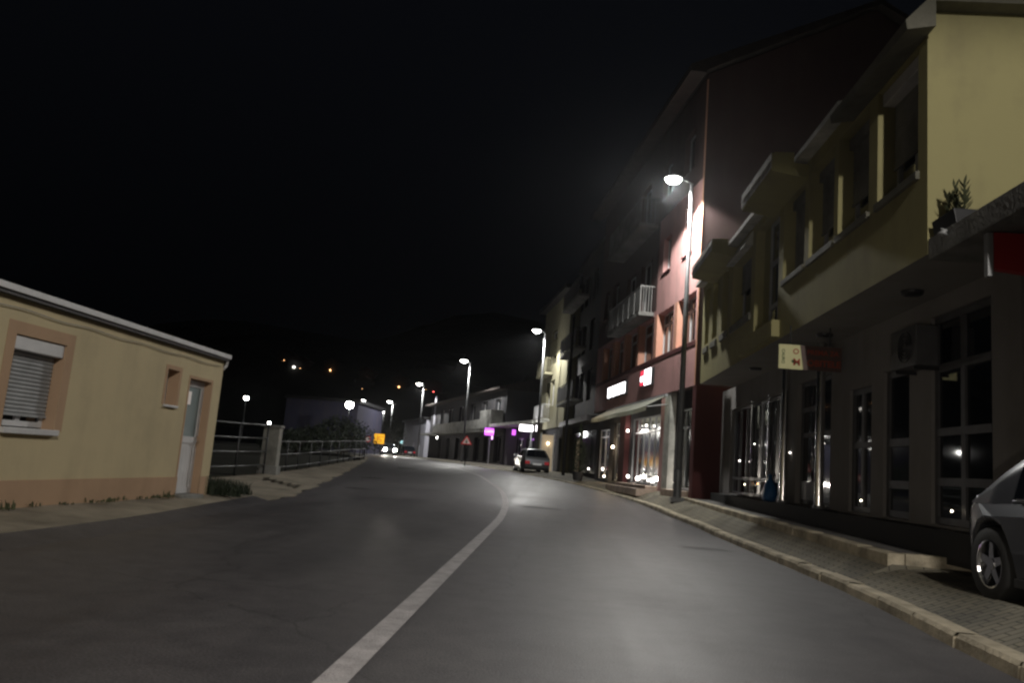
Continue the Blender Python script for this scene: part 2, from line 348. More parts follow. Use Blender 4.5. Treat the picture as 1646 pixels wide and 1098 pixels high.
# left verge: asphalt skirt, sandy strip, open yard
def left_sheet(name, mat, f0, f1, z0, z1, a, b, step=.5, nx=6, rough=0):
    mb = MB(); ys = frange(a, b, step); rows = []
    rnd = random.Random(3)
    for y in ys:
        x0, x1 = f0(y), f1(y)
        rows.append([(x0+(x1-x0)*k/nx, y, zr(y)+z0(y)+(z1(y)-z0(y))*k/nx + (rnd.uniform(-rough, rough) if 0 < k < nx else 0)) for k in range(nx+1)])
    for r, q in zip(rows, rows[1:]):
        for k in range(nx): mb.quad(r[k], r[k+1], q[k+1], q[k])
    return struct(name, mb, mat, smooth=True)
left_sheet('left_pavement', 'asphalt', lambda y: XL(y), lambda y: XL(y)-.42, lambda y: .0, lambda y: .085, -40, 17, nx=3)
left_sheet('sandy_verge', 'dust', lambda y: XL(y)-.42, lambda y: -7.1, lambda y: .085, lambda y: .19, -40, 17, nx=8, rough=.012)
left_sheet('sandy_yard', 'dust', lambda y: XL(y)+.07*math.sin(y*1.7)+.05*math.sin(y*4.3+1), lambda y: interp(y, [(17, -9.9), (27, -9.75), (31, -10), (35, -10.35), (39.5, -10.8), (43, -11.15), (46, -11.3), (49, -11.8), (60, -15.5)]), lambda y: .009, lambda y: .05, 17, 60, step=.2, nx=12, rough=.015)
left_sheet('sandy_yard', 'dust', lambda y: -7.1, lambda y: -9.9, lambda y: .19, lambda y: .12, 8, 17, nx=10, rough=.015)
left_sheet('verge', 'soil', lambda y: XL(y)-.0, lambda y: XL(y)-6, lambda y: .0, lambda y: .05, 60, 230, step=4, nx=4)
# churned strip of dark dirt in the yard
mb = MB(); prev = None
for k in range(23):
    t = k/22; x = -8.95+1.95*t; y = 24.6-2.6*t + .25*math.sin(k*1.3)
    w = .10+.16*random.random(); z = zr(y)+.05
    cur = ((x, y-w, z), (x, y+w, z+.02))
    if prev: mb.quad(prev[0], cur[0], cur[1], prev[1])
    prev = cur
struct('dirt_streak', mb, 'dark_dirt')

# right kerb, sloping paved strip, raised forecourt
def zk(y): return zr(y) + interp(y, [(-40, .13), (26, .12), (33, .05), (60, .04), (230, .04)])
mb = MB(); kw = .21
y = -38.
rk = random.Random(5)
while y < 60:
    ln = .98; dz = rk.uniform(-.008, .008); dx = rk.uniform(-.008, .008); a, b = y+.01, y+ln
    for (p, q) in ((a, b),):
        v = []
        for yy in (p, q):
            x = XR(yy)+dx; z = zk(yy)+dz
            v.append([(x, yy, zr(yy)-.05), (x+.01, yy, z-.035), (x+.035, yy, z), (x+kw, yy, z), (x+kw, yy, z-.15)])
        for k in range(4): mb.quad(v[0][k], v[0][k+1], v[1][k+1], v[1][k])
        mb.quad(v[0][0], v[0][1], v[0][3], v[0][4]); mb.quad(v[1][0], v[1][4], v[1][3], v[1][1])
    y += 1.0
struct('kerb', mb, 'kerb')
mb = MB()
def xin(y): return interp(y, [(-40, 6.3), (10.37, 6.3), (10.38, 4.25), (24.5, 4.22), (26, 5.5), (43, 3.3), (50, 2.2), (62, -.5), (105, -16), (160, -36), (230, -70)])
YP = sorted(YS+[10.2, 10.38])
for a, b in zip(YP, YP[1:]):
    n = 5
    def row(yy):
        x0 = XR(yy)+kw; x1 = max(xin(yy), x0+.3); z0 = zk(yy)-.012; z1 = interp(yy, ZIN)
        return [(x0+(x1-x0)*k/n, yy, z0+(z1-z0)*min(1, (k/n)*max(1, (x1-x0)/.6))) for k in range(n+1)]
    r, q = row(a), row(b)
    for k in range(n): mb.quad(r[k], r[k+1], q[k+1], q[k])
struct('paved_strip', mb, 'pave')
# raised forecourt below the overhang
def zp(y): return .475 + (y-10.4)*.0058
mb = MB()
ys = frange(10.45, 26.5, 1)
for a, b in zip(ys, ys[1:]): mb.quad((4.38, a, zp(a)), (7.5, a, zp(a)), (7.5, b, zp(b)), (4.38, b, zp(b)))
mb.quad((4.38, 10.58, .2), (7.5, 10.58, .2), (7.5, 10.58, .474), (4.38, 10.58, .474))
struct('forecourt', mb, 'platf')
mb = MB(); y = 10.4
while y < 25.6:
    d = rk.uniform(-.006, .006)
    for a, b in ((y+.006, y+.994),):
        mb.prism([(4.2+d, .25), (4.2+d, zp(a)+d-.01), (4.22+d, zp(a)+d+.006), (4.40, zp(a)+d+.006), (4.40, .25)], a, b)
    y += 1.0
x = 4.405
while x < 6.4:
    mb.box(x+.004, x+.9, 10.395, 10.57, .22, zp(10.4)+.006+rk.uniform(-.005, .005)); x += .905
struct('forecourt_kerb', mb, 'kerb', bevel=.006)

# ------------------------------------------------------------------ facades
# building frames: local x runs INTO the building (times s), local y along the street, z up (world height)
def wall_face(mb, s, x, y0, y1, z0, z1, ops):
    """flat wall at local x with real openings (ya, yb, za, zb, depth) and their reveals"""
    ysn = sorted({y0, y1, *[o[0] for o in ops], *[o[1] for o in ops]}); zsn = sorted({z0, z1, *[o[2] for o in ops], *[o[3] for o in ops]})
    for a, b in zip(ysn, ysn[1:]):
        for c, d in zip(zsn, zsn[1:]):
            my, mz = (a+b)/2, (c+d)/2
            if any(o[0] < my < o[1] and o[2] < mz < o[3] for o in ops): continue
            mb.quad((x, a, c), (x, b, c), (x, b, d), (x, a, d))
    for ya, yb, za, zb, dp in ops:
        X = x+s*dp
        mb.quad((x, ya, za), (x, ya, zb), (X, ya, zb), (X, ya, za)); mb.quad((x, yb, za), (x, yb, zb), (X, yb, zb), (X, yb, za))
        mb.quad((x, ya, zb), (x, yb, zb), (X, yb, zb), (X, ya, zb)); mb.quad((x, ya, za), (x, yb, za), (X, yb, za), (X, ya, za))
def shell(mb, s, x, depth, y0, y1, z0, z1, near=True, far=True, top=True, bottom=True):
    X = x+s*depth
    if near: mb.quad((x, y0, z0), (X, y0, z0), (X, y0, z1), (x, y0, z1))
    if far: mb.quad((x, y1, z0), (X, y1, z0), (X, y1, z1), (x, y1, z1))
    mb.quad((X, y0, z0), (X, y1, z0), (X, y1, z1), (X, y0, z1))
    if top: mb.quad((x, y0, z1), (X, y0, z1), (X, y1, z1), (x, y1, z1))
    if bottom: mb.quad((x, y0, z0), (X, y0, z0), (X, y1, z0), (x, y1, z0))

def window(root, s, x, ya, yb, za, zb, frame='white', pane='nightglass', cols=2, fw=.06, transom=None, shutter=None, shutter_mat='whited', box=None, box_mat='white', sill=None, curtain=None, name='window'):
    """x = local x of the frame's outer face. shutter = height of the shutter's lower edge"""
    mb = MB(); t = .05
    X0, X1 = x, x+s*t
    mb.box(X0, X1, ya, ya+fw, za, zb); mb.box(X0, X1, yb-fw, yb, za, zb); mb.box(X0, X1, ya+fw, yb-fw, za, za+fw); mb.box(X0, X1, ya+fw, yb-fw, zb-fw, zb)
    for k in range(1, cols):
        c = ya+(yb-ya)*k/cols; mb.box(X0-s*.004, X1, c-fw*.6, c+fw*.6, za+fw, zb-fw)
    for tz in (transom or []): mb.box(X0-s*.008, X1, ya+fw, yb-fw, tz-fw*.6, tz+fw*.6)
    w = mb.build(name, frame, root)
    MB().quad((X0+s*.03, ya, za), (X0+s*.03, yb, za), (X0+s*.03, yb, zb), (X0+s*.03, ya, zb)).build('pane', pane, w)
    if curtain:
        mb = MB(); n = 24; X = X0+s*.16
        for k in range(n):
            a, b = ya+(yb-ya)*k/n, ya+(yb-ya)*(k+1)/n; u, v = (.02 if k % 2 else -.02), (-.02 if k % 2 else .02)
            mb.quad((X+u, a, za), (X+v, b, za), (X+v, b, zb), (X+u, a, zb))
        mb.build('curtain', curtain, w)
    if shutter is not None:
        mb = MB(); z = shutter; p = .052
        while z < zb-.01:
            z2 = min(z+p, zb)
            a = X0-s*.03; b = X0-s*.045
            mb.quad((a, ya+.02, z), (a, yb-.02, z), (b, yb-.02, z+p*.5), (b, ya+.02, z+p*.5)); mb.quad((b, ya+.02, z+p*.5), (b, yb-.02, z+p*.5), (a, yb-.02, z2-.006), (a, ya+.02, z2-.006))
            mb.quad((a, ya+.02, z2-.006), (a, yb-.02, z2-.006), (a+s*.012, yb-.02, z2-.003), (a+s*.012, ya+.02, z2-.003)); mb.quad((a+s*.012, ya+.02, z2-.003), (a+s*.012, yb-.02, z2-.003), (a, yb-.02, z2), (a, ya+.02, z2))
            z = z2
        mb.box(X0-s*.022, X0-s*.055, ya+.015, yb-.015, shutter-.03, shutter+.002)
        mb.build('shutter', shutter_mat, w, fix=True)
    if box: MB().box(box[0], X0+s*.02, ya-.0, yb+.0, box[1], box[2]).build('shutter_box', box_mat, w, bevel=.012)
    if sill: MB().box(sill[0], X0+s*.01, ya-sill[3], yb+sill[3], sill[1], sill[2]).build('sill', sill[4] if len(sill) > 4 else 'lightconc', w, bevel=.008)
    return w

# ================================================== left: low cream annex
AL = rad(-1.3)
rt = thing('annex_building', 'low cream rendered annex with orange plinth, roller shutter and white door', 'building', (-6.6, 14.8, 0), AL)
sc_ = -1
def AY(y): return y-14.8         # street position to local y
Wn = (9.36-14.8, 10.36-14.8, 1.14, 2.30, .30); Sm = (13.10-14.8, 13.52-14.8, 1.72, 2.33, .25); Dr = (13.92-14.8, 14.78-14.8, .16, 2.26, .32)
mb = MB(); y0, y1, zt = -14.8, .38, 2.74
wall_face(mb, -1, 0, y0, y1, .0, zt, [Wn, Sm, Dr])
mb.quad((0, y1, .0), (0, y1, zt), (-5.2, y1, zt), (-5.2, y1, .0)); mb.quad((0, y0, 0), (0, y0, zt), (-5.2, y0, zt), (-5.2, y0, 0)); mb.quad((-5.2, y0, 0), (-5.2, y0, zt), (-5.2, y1, zt), (-5.2, y1, 0))
mb.build('wall', 'cream', rt)
mb = MB(); wall_face(mb, -1, .018, y0, Dr[0]-.001, 0, .50, []); wall_face(mb, -1, .018, Dr[1]+.001, y1-.14, 0, .50, [])
for a, b in ((y0, Dr[0]-.001), (Dr[1]+.001, y1-.14)): mb.quad((0, a, .5), (0, b, .5), (.018, b, .5), (.018, a, .5))
mb.quad((0, Dr[0]-.001, 0), (.018, Dr[0]-.001, 0), (.018, Dr[0]-.001, .5), (0, Dr[0]-.001, .5))
mb.quad((0, y1-.14, 0), (.018, y1-.14, 0), (.018, y1-.14, .5), (0, y1-.14, .5)); mb.quad((0, y1-.14, 0), (0, y1-.14, .5), (0, y1, .5), (0, y1, 0))
mb.build('plinth', 'orange', rt)
# orange bands around the openings and lining of the reveals
mb = MB()
def band(ya, yb, za, zb, w, wl=None, bot=True, dp=.3):
    e = .006; mb = MB()
    wl = w if wl is None else wl
    mb.box(-.001, e, ya-wl, ya, za-(w if bot else 0), zb+w); mb.box(-.001, e, yb, yb+w, za-(w if bot else 0), zb+w); mb.box(-.001, e, ya, yb, zb, zb+w)
    if bot: mb.box(-.001, e, ya, yb, za-w, za)
    for yy, d in ((ya, .004), (yb, -.004)): mb.quad((0, yy+d, za), (0, yy+d, zb), (-dp, yy+d, zb), (-dp, yy+d, za))
    mb.quad((0, ya, zb-.004), (0, yb, zb-.004), (-dp, yb, zb-.004), (-dp, ya, zb-.004)); mb.build('surround', 'orange', rt)
band(*Wn[:4], .16, dp=.3, bot=False); band(*Sm[:4], .07, dp=.25, bot=False); band(Dr[0], Dr[1], Dr[2], Dr[3], .05, dp=.32, bot=False)

window(rt, -1, -.17, Wn[0]+.01, Wn[1]-.01, Wn[2]+.03, Wn[3]-.02, 'white', 'glass', 2, .07, shutter=1.33, shutter_mat='whited', box=(-.02, 2.12, 2.29), box_mat='white', sill=(.07, 1.08, 1.155, .04, 'white'))
window(rt, -1, -.20, Sm[0]+.008, Sm[1]-.008, Sm[2]+.008, Sm[3]-.008, 'whited', 'curtain', 1, .03, sill=(.05, 1.685, 1.725, .02, 'white'))
# door
mb = MB(); a, b, z0, z1 = Dr[0]+.01, Dr[1]-.01, .19, 2.24; X = -.13
for q in ((a, a+.09, z0, z1), (b-.09, b, z0, z1), (a+.09, b-.09, z0, z0+.10), (a+.09, b-.09, z1-.11, z1), (a+.09, b-.09, 1.10, 1.22)): mb.box(X, X-.05, *q)
mb.box(X-.015, X-.04, a+.09, b-.09, z0+.10, 1.10)
for k in range(5): mb.box(X-.010, X-.02, a+.12+k*.125, a+.13+k*.125, z0+.12, 1.08)
dr = mb.build('door', 'white', rt)
MB().quad((X-.02, a+.09, 1.22), (X-.02, b-.09, 1.22), (X-.02, b-.09, z1-.11), (X-.02, a+.09, z1-.11)).build('pane', plain('frosted_glass', (.19, .25, .26), .25, spec=.6), dr)
mb = MB(); mb.tube((X, b-.045, 1.14), (X+.06, b-.045, 1.14), .012); mb.tube((X+.055, b-.045, 1.14), (X+.055, b-.17, 1.13), .011); mb.box(X, X+.01, b-.065, b-.025, 1.03, 1.25); mb.build('handle', 'chrome', dr)
mb = MB(); mb.box(X-.012, X-.019, a+.16, a+.40, 1.80, 2.04); mb.build('notice', 'signface', dr)
MB().box(-.30, .14, a+.005, b-.005, .05, .185).build('doorstep', 'concrete', rt, bevel=.01)
# roof with pale fascia and gutter end
mb = MB(); mb.prism([(.08, 2.735), (.08, 2.84), (.06, 2.855), (-5.5, 3.1), (-5.5, 2.742), (-.002, 2.742), (-.002, 2.735)], y0-.1, y1+.05); mb.build('roof', 'darkmet', rt)
mb = MB(); mb.box(.083, .108, y0-.1, y1+.075, 2.785, 2.862); mb.box(-.05, .082, y1+.053, y1+.072, 2.785, 2.85); mb.build('fascia', 'white', rt, bevel=.004)
mb = MB(); mb.tube((.04, y1+.04, 2.78), (.04, y1+.04, 2.66), .028); mb.tube((.04, y1+.04, 2.66), (-.02, y1+.035, 2.57), .028); mb.build('downpipe', 'white', rt, smooth=True)

# hairline cable and bracket under the annex eave
mb = MB(); mb.path([(.03, y0+.2*k, 2.60-.012*math.sin(k*.9)) for k in range(int((y1-y0)/.2)+1)], .006, 5); mb.build('cable', 'darkmet', rt)
# weeds and grass along the foot of the annex
def tuft_mesh(mb, x, y, z, r, h, n):
    for _ in range(n):
        t = random.uniform(0, 6.28); d = r*random.random()**.7; px, py = x+d*math.cos(t), y+d*math.sin(t)
        hh = h*random.uniform(.4, 1); w = random.uniform(.006, .016); a = random.uniform(0, 6.28); l = random.uniform(.1, .7)*hh
        dx, dy = math.cos(a), math.sin(a)
        mb.quad((px-dy*w, py+dx*w, z), (px+dy*w, py-dx*w, z), (px+dx*l*.4+dy*w*.8, py+dy*l*.4-dx*w*.8, z+hh*.6), (px+dx*l*.4-dy*w*.8, py+dy*l*.4+dx*w*.8, z+hh*.6))
        mb.tri((px+dx*l*.4-dy*w*.8, py+dy*l*.4+dx*w*.8, z+hh*.6), (px+dx*l*.4+dy*w*.8, py+dy*l*.4-dx*w*.8, z+hh*.6), (px+dx*l, py+dy*l, z+hh))
mb = MB()
for k in range(34):
    y = random.uniform(2, 13.8); x = -6.6+math.tan(rad(1.3))*(y-14.8)+random.uniform(.03, .16)
    tuft_mesh(mb, x, y, .17, .10, random.choice((.05, .08, .13)), 16)
tag(mb.build('grass', 'weed', fix=False), 'low weeds growing along the foot of the cream annex', 'grass', kind='stuff')
mb = MB()
for x, y, r, h, n in ((-6.62, 15.6, .32, .34, 240), (-6.45, 16.2, .35, .26, 220), (-6.95, 16.0, .4, .40, 220), (-6.3, 15.55, .22, .22, 140), (-6.9, 16.9, .4, .3, 160)):
    tuft_mesh(mb, x, y, .14, r, h, n)
tag(mb.build('weed_clump', 'leaf', fix=False), 'dark clump of tall weeds at the corner of the cream annex', 'weeds')

# gate pillar and tube fence along the yard
px, py = -9.72, 27.1; z = zr(py)-.02
rt = thing('gate_pillar', 'square rendered grey pillar with flat cap at the end of the railing', 'pillar', (px, py, z), rad(8))
MB().box(-.27, .27, -.27, .27, 0, 1.64).build('shaft', plain('pillar_render', (.24, .235, .21), .9, var=.5, scale=1.6, bump=.5), rt, bevel=.012)
MB().box(-.31, .31, -.31, .31, 1.643, 1.72).build('cap', 'concrete', rt, bevel=.012)
MB().box(-.33, .33, -.33, .33, 0, .34).build('base', 'concrete', rt, bevel=.02)
def fence(name, label, pts, rails, group, over=.15):
    r = thing(name, label, 'fence', (pts[0][0], pts[0][1], zr(pts[0][1])), 0, group)
    o = r.location
    P = [Vector((x-o.x, y-o.y, zr(y)-o.z)) for x, y in pts]
    for h in rails: MB().path([p+Vector((0, 0, h)) for p in P], .024, 8).build('rail', 'steel', r, smooth=True)
    acc = 0; L = 0
    for i, (a, b) in enumerate(zip(P, P[1:])):
        seg = (b-a).length; n = max(1, round(seg/2.0))
        for k in range(n):
            p = a+(b-a)*(k/n); MB().tube(p+Vector((0, 0, -.1)), p+Vector((0, 0, rails[-1]+.03)), .03, n=8).build('post', 'darkmet', r, smooth=True)
    MB().path([p+Vector((0, 0, -.02)) for p in P], .09, 6).build('kerb_base', 'dark_dirt', r)
    return r
fence('tube_fence', 'three-rail steel tube railing curving along the road beyond the grey pillar', [(-9.78, 27.6), (-10.0, 31), (-10.3, 35), (-10.75, 39.5), (-11.1, 43), (-11.25, 46), (-11.7, 49), (-12.6, 52.5)], [.22, .68, 1.14], None)
fence('tube_fence', 'tube railing between the cream annex and the grey pillar', [(-9.75, 26.7), (-9.85, 24.5), (-10.0, 22), (-10.2, 19)], [.35, .80, 1.24, 1.68], None)

# ================================================== right: yellow building with overhanging upper floor
rt = thing('yellow_building', 'olive yellow building whose upper floor overhangs dark shopfronts', 'building', (4.2, 9.35, 0))
def Y(y): return y-9.35
ops = [(Y(9.60), Y(10.86), 5.12, 6.78, .34), (Y(11.17), Y(12.43), 5.12, 6.78, .34), (Y(12.62), Y(13.90), 5.12, 6.78, .34), (Y(14.15), Y(15.50), 5.12, 6.78, .34),
       (Y(15.80), Y(17.75), 4.42, 6.85, .34), (Y(18.10), Y(20.05), 5.05, 6.62, .34), (Y(20.6), Y(21.35), 5.12, 6.80, .30), (Y(21.95), Y(22.65), 5.12, 6.80, .30), (Y(23.15), Y(23.75), 5.12, 6.8, .30)]
mb = MB(); wall_face(mb, 1, 0, 0, Y(24.2), 4.02, 7.13, ops); shell(mb, 1, 0, 9, 0, Y(24.2), 4.02, 7.13, bottom=False)
mb.build('upper_wall', 'yellow', rt)
mb = MB(); mb.quad((0, 0, 4.02), (9, 0, 4.02), (9, Y(24.2), 4.02), (0, Y(24.2), 4.02)); mb.build('soffit', 'soffit', rt)
# windows upstairs
for i, o in enumerate(ops[:4]):
    ya, yb = o[0]+.01, o[1]-.01
    window(rt, 1, .26, ya, yb, 5.14, 6.76, 'whited', 'shopglass', 2, .07, shutter=[5.66, 5.66, 5.62, 5.14][i], shutter_mat='concrete', box=(.06 if i == 0 else .16, 6.58, 6.765), box_mat='white' if i == 0 else 'concrete', curtain='curtain')
    MB().box(-.05, .25, o[0]-.04, o[1]+.02, 5.03, 5.135).build('sill', 'eave', rt, bevel=.008)
o = ops[4]; window(rt, 1, .20, o[0]+.01, o[1]-.5, 4.44, 6.84, 'whited', 'nightglass', 2, .07, transom=[4.95, 5.9])
MB().box(.20, .33, o[1]-.5, o[1]-.01, 4.44, 6.84).build('infill', 'yellow2', rt)
o = ops[5]; window(rt, 1, .26, o[0]+.01, o[1]-.01, 5.07, 6.60, 'whited', 'nightglass', 2, .07, shutter=5.9, shutter_mat='concrete')
mb = MB(); mb.prism([(-.16, 6.60), (-.18, 6.62), (-.02, 6.95), (.0, 6.95), (.0, 6.62)], o[0]-.05, o[1]+.05); mb.build('shutter_hood', 'lightconc', rt)
for o in ops[6:]: window(rt, 1, .22, o[0]+.01, o[1]-.01, 5.14, 6.78, 'whited', 'nightglass', 1, .06)
for a, b in ((18.05, 20.1), (20.55, 21.4), (21.9, 22.7), (23.1, 23.8)): MB().box(-.05, .2, Y(a), Y(b), 4.86, 5.03).build('sill', 'eave', rt, bevel=.008)
# eaves: deep box eave at the near end, thin slab edge beyond, canopy boxes
mb = MB(); mb.prism([(-.34, 6.74), (-.36, 6.86), (-.05, 7.20), (9, 7.20), (9, 7.133), (-.003, 7.133), (-.003, 6.80)], Y(9.12), Y(11.8)); mb.build('eave', 'eave', rt)
mb = MB(); mb.prism([(-.24, 7.02), (-.24, 7.12), (0, 7.18), (9, 7.18), (9, 7.133), (-.003, 7.133), (-.003, 7.02)], Y(11.803), Y(24.3)); mb.build('roof_edge', 'lightconc', rt)
for a, b in ((14.0, 16.3), (19.55, 22.4)):
    mb = MB(); mb.prism([(-.66, 6.82), (-.66, 7.14), (-.60, 7.17), (-.26, 7.18), (-.26, 6.99), (-.003, 6.97), (-.003, 6.70)], Y(a), Y(b)); mb.build('canopy', 'yellow2', rt)
    mb = MB(); mb.box(-.675, -.663, Y(a)-.01, Y(b)+.01, 6.86, 7.15)
    mb.box(-.685, -.676, Y(a)-.012, Y(b)+.012, 7.0, 7.02); mb.build('fascia', 'lightconc', rt)
MB().box(-.16, -.001, Y(15.62), Y(18.6), 4.06, 4.40).build('ledge', 'yellow', rt, bevel=.01)
# lamps recessed in the soffit
for yy, xx in ((11.15, .6), (14.8, .6), (19.9, .6), (17.2, .55)):
    MB().lathe([(0, 3.96), (.13, 3.96), (.15, 3.99), (.15, 4.016)], (xx, Y(yy), 0), 16).build('downlight', 'darkmet', rt, smooth=True)
# ground floor: plinth and wall with door and window openings
gx_ = 1.06
gops = [(Y(10.0), Y(11.6), .84, 3.75, .12), (Y(12.3), Y(13.25), .84, 3.15, .12), (Y(13.75), Y(14.75), .84, 3.0, .12), (Y(15.75), Y(17.95), .84, 3.45, .18), (Y(18.7), Y(24.6), .84, 3.35, .14)]
mb = MB(); wall_face(mb, 1, gx_, 0, Y(26), .55, 4.018, gops); mb.quad((gx_, 0, .3), (9, 0, .3), (9, 0, 4.018), (gx_, 0, 4.018)); mb.build('shop_wall', 'shopwall', rt)
mb = MB()
for a, b in ((9.7, 15.3), (15.301, 18.4), (18.401, 25.5)): mb.box(gx_-.36, gx_+.1, Y(a), Y(b), .40, .80+(.015 if a == 15.301 else 0))
mb.build('plinth', 'rubber', rt)
o = gops[0]; window(rt, 1, gx_+.05, o[0]+.01, o[1]-.01, .85, 3.74, 'dimframe', 'glass', 2, .09, transom=[1.42, 2.1, 3.0], name='shop_window')
o = gops[1]; window(rt, 1, gx_+.05, o[0]+.01, o[1]-.01, .85, 3.14, 'dimframe', 'glass', 1, .10, transom=[1.35, 2.0], name='shop_door')
o = gops[2]; window(rt, 1, gx_+.05, o[0]+.01, o[1]-.01, .85, 2.99, 'dimframe', 'glass', 2, .09, transom=[2.0], name='shop_window')
o = gops[3]
window(rt, 1, gx_+.10, o[0]+.01, o[0]+1.0, .85, 3.44, 'dimframe', 'glass', 1, .07, transom=[2.3], name='shop_window')
dr = window(rt, 1, gx_+.10, o[0]+1.02, o[1]-.01, .85, 3.44, 'dimframe', 'glass', 1, .08, transom=[2.3, 2.85], name='shop_door')
MB().box(gx_+.09, gx_+.125, o[0]+1.12, o[1]-.12, .94, 1.32).build('kick_panel', 'whited', dr)
MB().tube((gx_+.04, o[0]+1.16, 1.55), (gx_+.04, o[0]+1.16, 2.05), .018).build('handle', 'chrome', dr, smooth=True)
o = gops[4]; window(rt, 1, gx_+.08, o[0]+.01, o[1]-.01, .85, 3.34, 'dimalu', 'glass', 7, .07, transom=[1.3], name='shop_window')
# polished columns standing in front of the door bay
for i, yy in enumerate((15.62, 18.02)):
    c = thing('steel_column', ['polished steel column nearer to the parked car, right of the glass shop door', 'polished steel column beside the blue bag, left of the glass shop door'][i], 'column', (4.2+gx_-.21, yy+.1, .818), 0, 'polished columns at the shop door')
    H = 4.018-.818
    MB().lathe([(.085, .0), (.085, H-.003)], n=20).build('shaft', 'chrome', c, smooth=True)
    MB().lathe([(.086, .06), (.11, .05), (.12, .0)], n=20).build('base', 'alu', c)
for yy in (18.62, 20.2, 21.9):
    MB().box(gx_-.05, gx_+.06, Y(yy)-.03, Y(yy)+.03, .84, 3.4).build('mullion', 'chrome', rt)
# terrace slab of the next building, its parapet edge, sign and plants
rt2 = thing('flat_roofed_shop', 'single storey shop with flat concrete terrace roof beside the yellow building', 'building', (4.2, -12, 0))
MB().box(.0, 9, 0, 21.33, 3.94, 4.20).build('roof_slab', 'concrete', rt2, bevel=.01)
MB().box(1.3, 9, 0, 21.3, .3, 3.937).build('wall', 'shopwall', rt2)
mb = MB(); mb.box(1.24, 1.297, 12.2, 15.2, .9, 3.2); mb.box(1.24, 1.297, 16, 20.4, .9, 3.2); mb.build('shop_window', 'glass', rt2)
sg = thing('hanging_sign', 'red and white shop sign hanging under the terrace slab beside the yellow building', 'sign', (4.24, 8.15, 3.46))
MB().box(0, .06, -.04, .04, 0, .46).build('white_edge', 'whited', sg, bevel=.01)
mb = MB(); mb.prism([(.062, .08), (.9, .0), (.9, .46), (.062, .46)], -.05, .05); mb.build('red_face', 'red', sg)
mb = MB(); mb.tube((.2, 0, .45), (.2, 0, .482), .012); mb.tube((.7, 0, .45), (.7, 0, .482), .012); mb.build('bracket', 'darkmet', sg)
# plants in a trough on the slab
tr = thing('plant_trough', 'dark plastic trough of spiky plants on the concrete terrace edge', 'planter', (4.34, 8.98, 4.20))
mb = MB(); mb.prism([(-.11, 0), (.11, 0), (.14, .18), (-.14, .18)], -.26, .27); mb.build('trough', 'darkmet', tr, bevel=.006)
mb = MB()
for cx, cy, h in ((0, .17, .34), (.02, .06, .40), (.02, -.16, .38), (0, -.05, .16)):
    for k in range(46):
        t = random.uniform(0, 6.28); hh = random.uniform(.0, h); r = .05*(1-hh/h)+.02
        p = Vector((cx+.01*math.cos(t), cy+.01*math.sin(t), .15+hh)); q = p+Vector((math.cos(t)*(r+.03), math.sin(t)*(r+.03), .09))
        w = Vector((-math.sin(t), math.cos(t), 0))*.014
        mb.quad(p-w*.5, p+w*.5, (p+q)/2+w, (p+q)/2-w); mb.tri((p+q)/2-w, (p+q)/2+w, q)
mb.build('foliage', 'weed', tr, fix=False)
bg = thing('rag', 'pale crumpled plastic bag hung on the terrace edge beside the plant trough', 'bag', (4.12, 8.8, 4.08))
mb = MB(); mb.lathe([(0, .0), (.04, .01), (.055, .05), (.04, .10), (.012, .14), (.0, .15)], n=8); mb.v = [(x*.75+.02*math.sin(9*z*9), y*1.1, z*.6) for x, y, z in mb.v]; mb.build('sack', 'whited', bg, smooth=True)

# hanging board sign below the soffit, facing the oncoming traffic
bd = thing('shop_board', 'double sided board sign with pale yellow end and brown red panel under the soffit', 'sign', (3.98, 14.2, 0))
pL = at_y(1252, 553, 14.2); pM = at_y(1290, 594, 14.2); pR = at_y(1352, 592, 14.2)
x0, x1, x2 = pL.x-3.98, at_y(1288, 575, 14.2).x-3.98, pR.x-3.98
zt_, zb_ = pL.z, at_y(1252, 592, 14.2).z
mb = MB(); mb.prism([(x0, zb_), (x1+.03, zb_), (x1-.03, zt_), (x0, zt_)], -.02, .02); mb.build('pale_panel', 'yellboard', bd)
mb = MB(); mb.prism([(x1+.034, zb_), (x2, zb_), (x2, zt_), (x1-.026, zt_)], -.02, .02); mb.build('brown_panel', 'redboard', bd)
mb = MB(); mb.tube((x0+.2, 0, zt_), (x0+.2, 0, 4.02), .012); mb.tube((x2-.2, 0, zt_), (x2-.2, 0, 4.02), .012); mb.build('hanger', 'darkmet', bd)
hh = zt_-zb_
text_mesh('letters', 'CAURO', hh*.17, 'ink', bd, Matrix.Translation((x0+.13*hh*2.2-.05, -.024, (zt_+zb_)/2)) @ Matrix(((0, 1, 0), (0, 0, -1), (-1, 0, 0))).to_4x4())
text_mesh('letters', 'O', hh*.30, 'redink', bd, tmat((x1-.10, -.024, zb_+hh*.72)))
text_mesh('letters', 'M', hh*.40, 'redink', bd, tmat((x1-.085, -.024, zb_+hh*.28)))
text_mesh('letters', '•', hh*.45, 'ink', bd, tmat((x0+.30*hh*1.9, -.024, zb_+hh*.30)))
text_mesh('letters', 'PREMA ZA', hh*.27, 'redink', bd, tmat(((x1+x2)/2+.02, -.024, zb_+hh*.72)))
text_mesh('letters', 'OBITELE', hh*.36, 'redink', bd, tmat(((x1+x2)/2+.04, -.024, zb_+hh*.28)))

